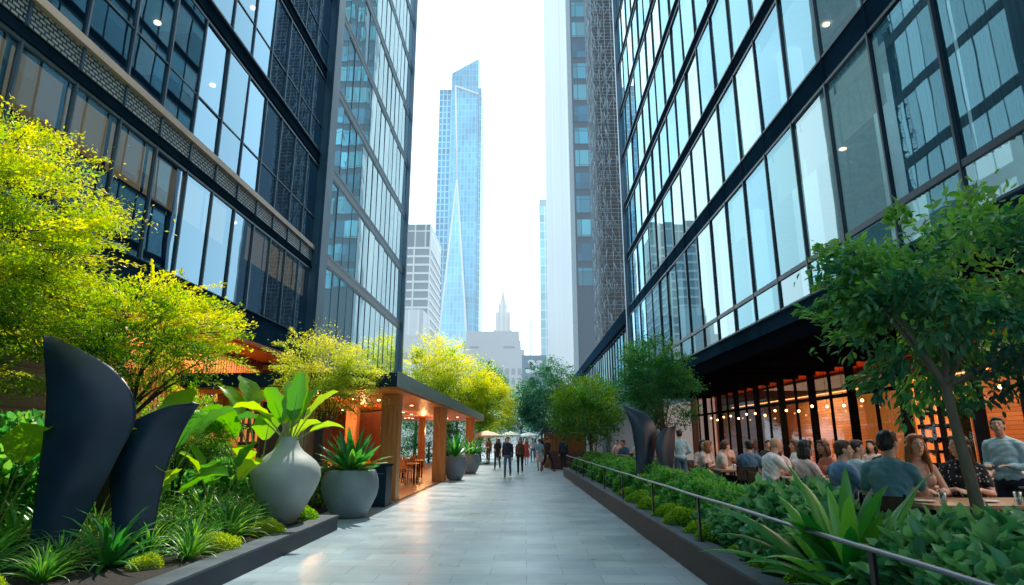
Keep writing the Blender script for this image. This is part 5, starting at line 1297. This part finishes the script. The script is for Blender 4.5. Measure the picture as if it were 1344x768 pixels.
def ell(mb, c, r, rot=None, n=18):
    b = len(mb.v); k0 = n // 2
    Mx = Matrix.Identity(3) if rot is None else rot
    c = Vector(c); mb.v.append(tuple(c + Mx @ Vector((0, 0, -r[2])))); 
    for i in range(1, k0):
        t = PI * i / k0
        for k in range(n):
            a = 2 * PI * k / n; mb.v.append(tuple(c + Mx @ Vector((r[0] * math.sin(t) * math.cos(a), r[1] * math.sin(t) * math.sin(a), -r[2] * math.cos(t)))))
    mb.v.append(tuple(c + Mx @ Vector((0, 0, r[2])))); top = len(mb.v) - 1
    for k in range(n):
        k2 = (k + 1) % n
        mb.f.append((b, b + 1 + k2, b + 1 + k)); mb.m.append(0); mb.sm.append(True)
        e = b + 1 + (k0 - 2) * n; mb.f.append((top, e + k, e + k2)); mb.m.append(0); mb.sm.append(True)
    for i in range(k0 - 2):
        for k in range(n):
            k2 = (k + 1) % n; s = b + 1 + i * n; mb.f.append((s + k, s + k2, s + n + k2, s + n + k)); mb.m.append(0); mb.sm.append(True)
def remesh(mb, name, mat, vox, smooth=3, disp=None):
    me = mb.mesh(name, mat); o = bpy.data.objects.new(name, me); C.objects.link(o)
    md = o.modifiers.new('r', 'REMESH'); md.mode = 'VOXEL'; md.voxel_size = vox; md.use_smooth_shade = True
    ms = o.modifiers.new('s', 'SMOOTH'); ms.iterations = smooth; ms.factor = .5
    dg = bpy.context.evaluated_depsgraph_get(); dg.update()
    m2 = bpy.data.meshes.new_from_object(o.evaluated_get(dg)); bpy.data.objects.remove(o)
    m2.name = name
    if not len(m2.materials): m2.materials.append(mat)
    if disp:
        co = np.empty(len(m2.vertices) * 3, dtype=np.float32); m2.vertices.foreach_get('co', co); co = co.reshape(-1, 3)
        no = np.empty_like(co).ravel(); m2.vertices.foreach_get('normal', no); no = no.reshape(-1, 3)
        co += no * disp(co)[:, None]; m2.vertices.foreach_set('co', co.ravel()); m2.update()
    return m2
def cloth(name, c, c2=None, nscale=6, var=.15, rough=.85): return simple(name, c, rough, 0, var, nscale, bump=.25, bscale=45, col2=c2)
def dots(name, base, dot, scale=26, thr=.25):
    m, nt, out = newmat(name); p = N(nt, 'BsdfPrincipled'); p.inputs['Roughness'].default_value = .85
    vo = N(nt, 'TexVoronoi'); vo.inputs['Scale'].default_value = scale; nt.links.new(N(nt, 'TexCoord').outputs['Object'], vo.inputs['Vector'])
    cr = N(nt, 'ValToRGB'); cr.color_ramp.interpolation = 'CONSTANT'; cr.color_ramp.elements[0].color = rgb(dot); cr.color_ramp.elements[1].color = rgb(base); cr.color_ramp.elements[1].position = thr
    nt.links.new(vo.outputs[0], cr.inputs[0]); nt.links.new(cr.outputs[0], p.inputs[0]); nt.links.new(p.outputs[0], out.inputs[0]); return m
M['hair_black'] = simple('black_hair', (.012, .010, .010), .4, var=.4, nscale=30, stretch=(1, 1, .2))
M['hair_brown'] = simple('brown_hair', (.07, .035, .02), .45, var=.4, nscale=30, stretch=(1, 1, .2))
M['hair_red'] = simple('auburn_hair', (.32, .12, .04), .4, var=.4, nscale=30, stretch=(1, 1, .2))
M['hair_grey'] = simple('grey_hair', (.25, .23, .21), .5, var=.3, nscale=30)
M['eye_white'] = simple('eye_white', (.7, .7, .7), .3); M['eye_dark'] = simple('dark_iris', (.02, .012, .01), .2); M['lips'] = simple('lips', (.38, .10, .09), .4)
M['shoe'] = simple('dark_shoe', (.02, .02, .02), .5)
DENIM = cloth('blue_denim', (.07, .16, .26)); NAVY = cloth('navy_cloth', (.015, .025, .055)); BLACKC = cloth('black_cloth', (.012, .012, .015))
def person(label, x, y, z, face, pose='sit', sex='m', skin='skinA', hair='short', hmat='hair_brown', top=None, sleeve='short', legs=None, skirt=False, arms='table', look=0.0, nod=0.0, vox=.0085, s=1.0, lean=0.0, stride=0.0, armdata=None, group=None, neckline=0.0, bag=None):
    """face: heading in degrees, 0 looks along +Y; look turns the head"""
    sit = pose == 'sit'
    w_ = 1.0 if sex == 'm' else .90
    body = MB(); rz = R(face)
    zp = .56 if sit else .96
    def tl(p):   # lean of the trunk about the hips
        p = Vector(p); dz = p.z - zp
        return Vector((p.x, p.y + dz * math.sin(lean), zp + dz * math.cos(lean)))
    hipx, shx = .095 * (1 if sex == 'm' else 1.05), .185 * w_
    chest = tl((0, .0, zp + .36)); waist = tl((0, .005, zp + .16)); neck = tl((0, -.015, zp + .53)); hc = tl((0, .02, zp + .685))
    pel = Vector((0, 0, zp))
    torso = [('e', pel, (.160 * (1 if sex == 'm' else 1.04), .12, .12)), ('e', waist, (.142 * w_, .105, .16)), ('e', chest, (.172 * w_, .118, .19)), ('e', tl((0, .01, zp + .26)), (.155 * w_, .112, .15))]
    if sex == 'f': torso += [('e', tl((sx * .075, .085, zp + .33)), (.062, .058, .062)) for sx in (-1, 1)]
    shoulders = [('c', tl((sx * .055, -.012, zp + .485)), .058, tl((sx * (shx - .012), -.01, zp + .445)), .054 * w_) for sx in (-1, 1)]
    # limbs
    L = {}
    for sx in (-1, 1):
        sh = tl((sx * shx, -.01, zp + .435))
        ad = (armdata or {}).get(sx, arms)
        if ad == 'table': el, wr = tl((sx * (shx + .06), .13, zp + .19)), Vector((sx * .10, .36, .80))
        elif ad == 'reach': el, wr = tl((sx * (shx + .03), .24, zp + .24)), Vector((sx * .12, .50, .80))
        elif ad == 'chin': el, wr = Vector((sx * .17, .27, .79)), tl((sx * .06, .17, zp + .50))
        elif ad == 'lap': el, wr = tl((sx * (shx + .05), .02, zp + .16)), Vector((sx * .10, .25, zp + .07))
        elif ad == 'hang': el, wr = tl((sx * (shx + .035), -.02 - .06 * sx * stride, zp + .16)), tl((sx * (shx + .05), .05 - .2 * sx * stride, zp - .08))
        elif ad == 'bend': el, wr = tl((sx * (shx + .04), -.02, zp + .16)), tl((sx * .12, .22, zp + .18))
        elif ad == 'waist': el, wr = tl((sx * (shx + .09), -.04, zp + .19)), tl((sx * .16, .13, zp + .08))
        else: el, wr = ad
        L[sx] = (sh, Vector(el), Vector(wr))
    leg = {}
    for sx in (-1, 1):
        hp = Vector((sx * hipx, 0, zp - .02))
        if sit: kn = Vector((sx * .12, .42, .53)); an = Vector((sx * .12, .40, .09))
        else:
            k_ = stride * sx; kn = Vector((sx * .10, .04 + .16 * k_, .51)); an = Vector((sx * .10, -.02 + .30 * k_, .09 + (.05 if k_ < -.3 else 0)))
        leg[sx] = (hp, kn, an)
    def put(mb, items, infl=0.0):
        for it in items:
            if it[0] == 'e': ell(mb, it[1], tuple(r + infl for r in it[2]))
            else: capsule(mb, it[1], it[2] + infl, it[3], it[4] + infl)
    put(body, torso); put(body, shoulders)
    capsule(body, neck - Vector((0, 0, .05)), .056 * w_ + .004, hc - Vector((0, .012, .05)), .050 * w_ + .003)
    # head turned by look / nod
    Hm = Matrix.Rotation(R(look), 3, 'Z') @ Matrix.Rotation(R(-nod), 3, 'X')
    H = lambda p: hc + Hm @ Vector(p)
    hs = 1.0
    def he(mb, c, r): ell(mb, H(c), r, Hm)
    he(body, (0, -.006, .028), (.075, .094, .090)); he(body, (0, .022, -.040), (.058, .068, .072)); he(body, (0, .052, -.085), (.030, .030, .026))
    he(body, (.034, .052, -.018), (.026, .028, .026)); he(body, (-.034, .052, -.018), (.026, .028, .026))
    he(body, (0, .066, .034), (.052, .022, .014))
    a, b = H((0, .088, .020)), H((0, .108, -.020)); capsule(body, a, .009, b, .0135, 10)
    he(body, (0, .090, -.052), (.024, .010, .0095))
    for sx in (-1, 1): he(body, (sx * .079, -.006, -.004), (.011, .020, .032))
    # arms + hands
    hands = []
    for sx in (-1, 1):
        sh, el, wr = L[sx]
        capsule(body, sh, .050 * w_, el, .038 * w_); capsule(body, el, .039 * w_, wr, .026 * w_)
        d = (wr - el).normalized()
        onT = (armdata or {}).get(sx, arms) in ('table', 'reach')
        if onT: d = Vector((d.x * .7, d.y, -.05)).normalized()
        side = d.cross(Vector((0, 0, 1)))
        if side.length < .3: side = Vector((1, 0, 0)) if abs(d.z) > .9 and onT else Vector((0, 1, 0))
        side.normalize(); up = side.cross(d).normalized()
        pc = wr + d * .052
        Rm = Matrix((side, d, up)).transposed()
        ell(body, pc, (.041, .052, .016), Rm, 14)
        for f, (off, ln) in enumerate([(-.031, .062), (-.011, .074), (.010, .070), (.030, .056)]):
            k0 = wr + d * .085 + side * off; k1 = k0 + d * ln * .5 - up * .006; k2 = k1 + d * ln * .38 - up * ln * .35
            capsule(body, k0, .0095, k1, .0088, 8); capsule(body, k1, .0088, k2, .0078, 8)
        tside = 1 if (sx < 0) else -1
        t0 = wr + d * .025 + side * tside * .030; t1 = t0 + (d * .6 + side * tside * .75).normalized() * .036 - up * .004; t2 = t1 + (d * .95 + side * tside * .2 - up * .2).normalized() * .032
        capsule(body, t0, .013, t1, .0105, 8); capsule(body, t1, .0105, t2, .0088, 8)
    for sx in (-1, 1):
        hp, kn, an = leg[sx]
        capsule(body, hp, .082, kn, .054); capsule(body, kn, .053, an, .036)
        ft = an + Vector((0, .13, -.045)); capsule(body, an + Vector((0, -.02, -.03)), .034, ft, .030)
        if sit: pass
    me = remesh(body, 'person', M[skin], vox, 2)
    o = add('person', me, None, (x, y, z), (0, 0, rz), (s, s, s)); tag(o, label, 'person', group)
    cv = vox * 1.15
    def foldfn(amp, fr): return lambda co: 1.25 * amp * (.6 * np.sin(co[:, 2] * fr * 2.1 + co[:, 0] * 40 + 2.5 * np.sin(co[:, 1] * 31)) * np.sin(co[:, 1] * 26 - co[:, 2] * 9) + np.sin(co[:, 2] * fr + 3 * np.sin(co[:, 0] * 17)) * np.sin(co[:, 0] * fr * .6 + co[:, 1] * 21))
    # top
    if top is not None:
        q = MB(); put(q, torso[1:], .012); put(q, [('e', pel + Vector((0, 0, .03)), (.168, .128, .11))], .010)
        if sleeve != 'none':
            put(q, shoulders, .011)
            for sx in (-1, 1):
                sh, el, wr = L[sx]; e2 = sh.lerp(el, .62) if sleeve == 'short' else el
                capsule(q, sh, .050 * w_ + .014, e2, .042 * w_ + .016)
                if sleeve in ('long', 'rolled'):
                    w2 = el.lerp(wr, .95 if sleeve == 'long' else .4); capsule(q, el, .041 * w_ + .013, w2, .030 * w_ + .011)
        else:
            for sx in (-1, 1): capsule(q, tl((sx * .075, .07, zp + .40)), .018, tl((sx * .085, -.02, zp + .505)), .016)
        if neckline == 0 and sleeve in ('long', 'rolled') and sex == 'm': capsule(q, neck - Vector((0, 0, .035)), .066, neck + Vector((0, .004, .012)), .062)
        add('shirt' if sleeve != 'none' else 'sleeveless_top', remesh(q, 'shirt', top, cv, 3, foldfn(.004, 34)), o)
    # legs
    lm = legs or NAVY
    q = MB(); put(q, [('e', pel - Vector((0, 0, .01)), (.163 * (1 if sex == 'm' else 1.04), .124, .115))], .012)
    if skirt:
        for sx in (-1, 1):
            hp, kn, an = leg[sx]; capsule(q, hp, .10, hp.lerp(kn, .75), .11)
    else:
        for sx in (-1, 1):
            hp, kn, an = leg[sx]; capsule(q, hp, .092, kn, .067); capsule(q, kn, .066, an + Vector((0, 0, .02)), .052)
    add('skirt' if skirt else 'trousers', remesh(q, 'trousers', lm, cv * 1.1, 3, foldfn(.003, 26)), o)
    for sx in (-1, 1):
        an = leg[sx][2]; q = MB(); capsule(q, an + Vector((0, -.03, -.045)), .040, an + Vector((0, .14, -.052)), .034); add('shoe', remesh(q, 'shoe', M['shoe'], .012, 1), o)
    # face details
    if vox < .012:
        for sx in (-1, 1):
            e = MB(); c = H((sx * .030, .079, .010)); ell(e, c, (.0125, .010, .0085), Hm, 10); ey = e.build('eye', M['eye_white'], o)
            e = MB(); ell(e, H((sx * .030, .0865, .010)), (.0062, .0045, .0062), Hm, 8); e.build('iris', M['eye_dark'], ey)
            e = MB(); capsule(e, H((sx * .014, .089, .031)), .0032, H((sx * .046, .079, .033)), .0028, 6); e.build('eyebrow', M[hmat], o)
        e = MB(); ell(e, H((0, .0965, -.052)), (.021, .006, .0075), Hm, 12); e.build('lips', M['lips'], o)
    # hair
    if hair != 'bald':
        q = MB()
        if hair == 'short':
            he(q, (0, -.018, .042), (.084, .096, .088)); he(q, (0, -.045, .0), (.078, .068, .075)); he(q, (0, .03, .088), (.06, .055, .036))
        else:
            he(q, (0, -.018, .040), (.088, .098, .092)); he(q, (0, -.045, -.02), (.086, .070, .10))
            ln = .30 if hair == 'long' else .16
            for k in range(7):
                a = PI * (1.0 + k / 6) ; px_, py_ = .082 * math.cos(a), .075 * math.sin(a) - .01
                p0 = H((px_, py_, -.01)); p1 = H((px_ * 1.15, py_ * 1.05 - .01, -ln * .55)); p2 = H((px_ * 1.05, py_ * 1.0 + .01 * (k in (0, 6)), -ln))
                capsule(q, p0, .026, p1, .028); capsule(q, p1, .028, p2, .014)
            if hair == 'long':
                for sx in (-1, 1): capsule(q, H((sx * .080, .02, .01)), .018, H((sx * .096, .05, -.20)), .022); capsule(q, H((sx * .096, .05, -.20)), .022, H((sx * .09, .07, -.30)), .010)
            capsule(q, H((-.045, .045, .098)), .024, H((.05, .045, .092)), .026)
        hn = lambda co: .0028 * np.sin(np.arctan2(co[:, 1] - hc.y, co[:, 0] - hc.x) * 34 + 5 * co[:, 2] * 6) + .002 * np.sin(co[:, 0] * 160) * np.sin(co[:, 2] * 60)
        add('hair', remesh(q, 'hair', M[hmat], min(.0085, vox) if vox < .012 else vox, 2, hn), o)
    if bag:
        q = MB(); ell(q, tl((0, -.19, zp + .30)), (.15, .09, .21)); add('backpack', remesh(q, 'backpack', bag, vox * 1.3, 2), o)
    return o
TEAL = cloth('teal_tshirt', (.13, .31, .40)); TEAL2 = cloth('grey_blue_tshirt', (.22, .36, .44)); SKY = cloth('pale_blue_shirt', (.38, .60, .70)); WHITE = cloth('white_tshirt', (.78, .83, .86)); PEACH = cloth('peach_top', (.72, .46, .38))
PALEP = cloth('pale_pink_top', (.74, .58, .54)); PLAID = cloth('slate_checked_shirt', (.10, .20, .32)); FLORAL = dots('dark_dotted_dress', (.012, .016, .025), (.55, .6, .62)); LIGHTF = dots('pale_floral_blouse', (.55, .50, .48), (.28, .18, .18), 34, .22)
# --- counter table group (table x 3.6..6.9, y 6.2..7.05, top 1.10)
def seat(x, y, rz, s=1.0, lab='dark chair under a terrace diner', grp='chairs of the terrace diners'): chair(lab, x, y, DZ, rz, grp, 'soffit_dark')
def diner(label, x, y, face, **k):
    seat(x, y, R(face)); return person(label, x, y, DZ - .0, face, **k)
diner('man in teal t-shirt leaning over the counter table, back to the walk', 3.62, 6.45, -45, sex='m', skin='skinA', hmat='hair_black', top=TEAL, armdata={1: 'reach', -1: 'table'}, look=-22, lean=R(12), s=1.08)
diner('woman with long auburn hair and strapless peach top facing the walk', 4.50, 7.45, 172, sex='f', skin='skinA', hair='long', hmat='hair_red', top=PEACH, sleeve='none', arms='table', look=0, lean=R(8), s=1.05)
diner('woman with long dark hair in dotted dress, turned to her auburn-haired friend', 5.08, 7.5, 150, sex='f', skin='skinA', hair='long', hmat='hair_black', top=FLORAL, sleeve='short', arms='table', look=-62, lean=R(6), s=1.04)
diner('man with short brown hair in blue t-shirt, seen from behind beside the strap plant', 3.84, 7.9, -80, sex='m', skin='skinA', hmat='hair_brown', top=cloth('blue_tshirt', (.12, .26, .46)), look=-30, lean=R(8), s=1.0)
diner('dark-haired man in pale blue shirt behind the two men in teal', 4.50, 8.8, -70, sex='m', skin='skinB', hmat='hair_black', top=SKY, look=-35, lean=R(6))
diner('woman with black bob in pale top behind the strap plant, looking to the restaurant', 3.88, 8.95, -70, sex='f', skin='skinB', hair='bob', hmat='hair_black', top=PALEP, look=-20, lean=R(5))
diner('diner in pale floral blouse half hidden behind the teal man', 5.5, 9.0, 120, sex='f', skin='skinB', hair='bob', hmat='hair_brown', top=LIGHTF, look=-10, lean=R(5), vox=.011)
diner('woman in white sleeveless top beside the tray stand at the frame edge', 6.15, 7.6, 160, sex='f', skin='skinB', hair='bob', hmat='hair_brown', top=WHITE, sleeve='short', look=35, lean=R(3), armdata={1: 'lap', -1: 'table'})
person('standing man in pale blue shirt and navy trousers behind the leaning tree trunk', 5.95, 7.95, DZ, 120, pose='stand', sex='m', skin='skinB', hmat='hair_black', top=SKY, sleeve='long', legs=NAVY, arms='bend', look=20, nod=-12, lean=R(5), s=.93)
# --- middle tables
diner('balding man in white patterned t-shirt leaning on the table among the shrubs', 4.02, 10.7, -80, sex='m', skin='skinB', hair='bald', top=WHITE, arms='reach', look=-6, lean=R(16), s=1.05)
diner('dark-haired woman opposite the balding man in white', 5.2, 10.9, 95, sex='f', skin='skinC', hair='bob', hmat='hair_brown', top=cloth('rust_blouse', (.45, .16, .10)), look=10, lean=R(8), vox=.011)
diner('red-haired diner close behind the balding man', 4.6, 11.7, 160, sex='f', skin='skinB', hair='bob', hmat='hair_red', top=PALEP, look=-20, vox=.011)
diner('man in slate checked shirt seen from behind at the farther table', 4.55, 13.0, -30, sex='m', skin='skinB', hmat='hair_black', top=PLAID, look=40, lean=R(8), vox=.011)
diner('smiling man in grey shirt leaning across the farther table', 4.22, 14.0, -110, sex='m', skin='skinA', hmat='hair_brown', top=LIGHTF, arms='table', look=40, lean=R(14), vox=.011)
diner('woman in pale pink top leaning over her plate near the sculptures', 4.05, 14.75, -120, sex='f', skin='skinA', hair='bob', hmat='hair_red', top=PALEP, lean=R(16), look=30, vox=.011)
diner('woman with dark hair in pale blouse at the end of the farther table', 4.35, 15.6, 175, sex='f', skin='skinA', hair='bob', hmat='hair_black', top=LIGHTF, lean=R(8), vox=.011)
diner('diner in white top facing the man in the checked shirt', 5.9, 13.9, 90, sex='f', skin='skinB', hair='bob', hmat='hair_brown', top=WHITE, vox=.012)
person('waiter in light blue shirt with folded arms behind the shorter railing sculpture', 4.12, 16.9, DZ, 10, pose='stand', sex='m', skin='skinB', hmat='hair_black', top=SKY, sleeve='rolled', legs=DENIM, arms='waist', s=.92, vox=.011)
diner('person in blue top sitting beyond the railing before the round-crowned tree', 3.85, 24.5, 130, sex='m', skin='skinB', hmat='hair_black', top=cloth('blue_top', (.05, .16, .30)), lean=R(8), vox=.013)
for i, (x, y, f) in enumerate([(5.2, 24.0, 150), (5.0, 28.2, 120), (6.0, 19.0, 160), (6.6, 17.4, 190), (7.2, 13.2, 130), (6.4, 11.4, 170), (7.4, 10.0, 150), (8.0, 8.6, 170), (5.9, 30.5, 60), (4.9, 33.5, 140)]):
    diner(['woman in peach top dining beyond the sculptures', 'seated diner in white close to the far trees', 'diner in peach far behind the farther table', 'dark-clothed diner deep on the terrace', 'diner in a pale blouse near the shop glass', 'diner in black facing the shop glass', 'woman in peach near the restaurant shelves', 'diner in pale blue close to the restaurant glass', 'diner in navy under the far soffit', 'farthest seated diner in pale pink'][i],
          x, y, f, sex='f' if i % 2 == 0 else 'm', skin=['skinA', 'skinB', 'skinC'][i % 3], hair='bob' if i % 2 == 0 else 'short', hmat=['hair_brown', 'hair_black', 'hair_red'][i % 3], top=[PEACH, WHITE, PEACH, BLACKC, LIGHTF, BLACKC, PEACH, SKY, NAVY, PALEP][i], lean=R(7), vox=.014)
# --- walkers on the path
WLK = [('person in navy hooded jacket and blue jeans walking down the middle of the walk', -.82, 28.5, 175, 'm', NAVY, 'long', DENIM, False, .7, 'hair_black', 'short'),
       ('person in brown open jacket and black leggings walking beside the navy jacket', -.28, 31.3, 178, 'f', cloth('brown_jacket', (.10, .05, .03)), 'long', BLACKC, False, .5, 'hair_brown', 'long'),
       ('walker in light blue top and pale shorts with a backpack', .72, 33.0, 5, 'f', cloth('light_blue_top', (.25, .48, .58)), 'short', cloth('pale_shorts', (.5, .48, .46)), True, .6, 'hair_brown', 'short'),
       ('striding person in dark clothes next to the pale blue backpacker', 1.15, 33.6, -50, 'm', BLACKC, 'long', BLACKC, False, 1.2, 'hair_black', 'short'),
       ('person in black outfit with white bag walking near the beige parasol', -1.62, 36.0, 170, 'f', BLACKC, 'short', NAVY, False, .8, 'hair_black', 'long'),
       ('person in rust-coloured clothes under the beige parasol', -2.75, 46.5, 30, 'm', cloth('rust_top', (.35, .12, .07)), 'short', cloth('brown_trousers', (.18, .09, .06)), False, .3, 'hair_brown', 'short'),
       ('woman in red dress farther down the walk', .05, 41.5, 190, 'f', cloth('red_dress', (.55, .07, .05)), 'none', cloth('red_skirt', (.55, .07, .05)), True, .5, 'hair_brown', 'long'),
       ('person in white shirt in the far crowd', .55, 50, 170, 'm', WHITE, 'short', DENIM, False, .5, 'hair_brown', 'short'),
       ('person in grey-blue in the far crowd by the cream parasol', -1.7, 53, 10, 'm', TEAL2, 'short', NAVY, False, .4, 'hair_black', 'short'),
       ('person in pink top in the far crowd', -.3, 57, 180, 'f', PALEP, 'short', DENIM, False, .5, 'hair_red', 'long'),
       ('person in dark suit at the far end by the kiosk', 1.3, 46, 175, 'm', BLACKC, 'long', BLACKC, False, .6, 'hair_black', 'short'),
       ('person in peach top at the far end of the walk', .9, 61, 5, 'f', PEACH, 'short', NAVY, False, .6, 'hair_brown', 'long'),
       ('person in white with red scarf colour far down the walk', -.9, 64, 175, 'm', WHITE, 'short', cloth('red_trousers', (.4, .08, .06)), False, .4, 'hair_grey', 'short'),
       ('dark-clothed person standing by the kiosk counter', 2.1, 35.2, 0, 'm', NAVY, 'long', BLACKC, False, .1, 'hair_black', 'short'),
       ('person in blue coat beyond the rust-coloured walker', -2.2, 52, 160, 'f', DENIM, 'long', BLACKC, False, .6, 'hair_black', 'long')]
for i, (lb, x, y, f, sx, tp, sl, lg, sk, st, hm, hr) in enumerate(WLK):
    person(lb, x, y, 0.004, f, pose='stand', sex=sx, skin=['skinA', 'skinB', 'skinC'][i % 3], hair=hr, hmat=hm, top=tp, sleeve=sl, legs=lg, skirt=sk, arms='hang', stride=st, vox=.013 if y < 38 else .018, s=1.0 if sx == 'm' else .96,
           bag=cloth('pale_backpack', (.2, .42, .5)) if i == 2 else None)
# ============================================================ PLANTING BEHIND THE RAILING
gS = random.Random(12)
STRAP = blade_mesh('strap_big', 55, 74, .98, .135, M['leaf_strap'], up=(12, 86), droop=.8, prof='lance', seg=8, base_r=.14, tbase=.5, fold=.16)
plant('strap_leaf_plant', STRAP, 2.80, 5.75, .33, 1.22, .4, 'large strap-leaved plant in front of the seated men, in the long planter', None)
plant('strap_leaf_plant', blade_mesh('strap_low', 56, 40, .7, .10, M['leaf_teal'], up=(8, 60), droop=1.2, prof='lance', seg=7, base_r=.18, tbase=.55), 2.85, 5.1, .33, 1.05, 1.9, 'low drooping strap plant under the large strap-leaved one', None)
plant('strap_leaf_plant', GR[0], 3.0, 17.4, .33, 1.3, .4, 'pale strap plant just beyond the taller railing sculpture', None)
plant('strap_leaf_plant', GRd[0], 3.0, 21.5, .33, 1.25, .9, 'dark strap plant at the middle of the long planter', None)
# fine light mounds along the kerb
for i, y in enumerate([2.6, 3.15, 3.75, 5.4, 6.1, 6.9, 7.7, 8.6, 9.3, 10.2, 11.2, 12.3, 13.6, 15.0]):
    s = gS.uniform(.75, 1.05) if y < 8 else gS.uniform(.9, 1.2)
    lab = {0: None, 3: 'fine fresh green mound at the kerb below the large strap plant', 5: 'fine green mound at the kerb beside the second railing post'}.get(i)
    plant('fine_leaf_shrub', FINE[i % 2], kx(y) + .46 + gS.uniform(-.03, .08), y, .33, s, gS.random() * 6, lab or 'low fine-leaved green mound along the kerb of the long planter', None if lab else 'fine mounds along the kerb', sz=s * gS.uniform(.7, .95))
# broad-leaved shrubs
for i in range(30):
    y = 2.3 + i * .62 if i < 12 else 9.5 + (i - 12) * 1.12
    x = gS.uniform(2.92, 3.18); me = BROAD[i % 3] if y < 8.4 else BMID[i % 2]
    s = gS.uniform(.95, 1.18) * (1 if y > 8 else .95)
    if 5.0 < y < 6.6: x = 3.32; s = .6
    plant('broadleaf_shrub', me, x, y, .32, s, gS.random() * 6, 'bluish broad-leaved shrub filling the near end of the long planter' if y < 8.4 else 'dense green shrub filling the middle of the long planter', 'broad-leaved shrubs near the strap plant' if y < 8.4 else 'dense shrubs in the long planter')
for i in range(16):
    y = 2.1 + i * .5; x = gS.uniform(2.62, 2.9)
    if 4.6 < y < 6.7: continue
    if i % 2 == 0 or y > 7: plant('broadleaf_shrub', BROAD[(i + 1) % 3], x, y, .32, gS.uniform(.5, .7), gS.random() * 6, 'bluish broad-leaved shrub filling the near end of the long planter' if y < 8.4 else 'dense green shrub filling the middle of the long planter', 'broad-leaved shrubs near the strap plant' if y < 8.4 else 'dense shrubs in the long planter')
for i in range(14):
    y = 10.5 + i * 1.4; plant('broadleaf_shrub', BMID[i % 2], kx(y) + gS.uniform(.6, 1.0), y, .32, gS.uniform(.7, .95), gS.random() * 6, 'dense green shrub filling the middle of the long planter', 'dense shrubs in the long planter')

for i, (x, y, s) in enumerate([(3.2, 2.9, 1.0), (3.3, 3.5, 1.15), (2.75, 3.3, .9), (3.15, 4.1, 1.2), (2.8, 3.9, .95), (3.3, 4.6, 1.2), (3.38, 5.3, 1.0), (2.95, 4.55, .8), (3.35, 6.0, .95), (3.36, 6.9, 1.1), (3.3, 7.6, 1.15), (3.0, 7.1, .9), (3.2, 8.3, 1.1)]):
    plant('broadleaf_shrub', BROAD[i % 3], x, y, .32, s, i * 1.9, 'bluish broad-leaved shrub filling the near end of the long planter', 'broad-leaved shrubs near the strap plant')
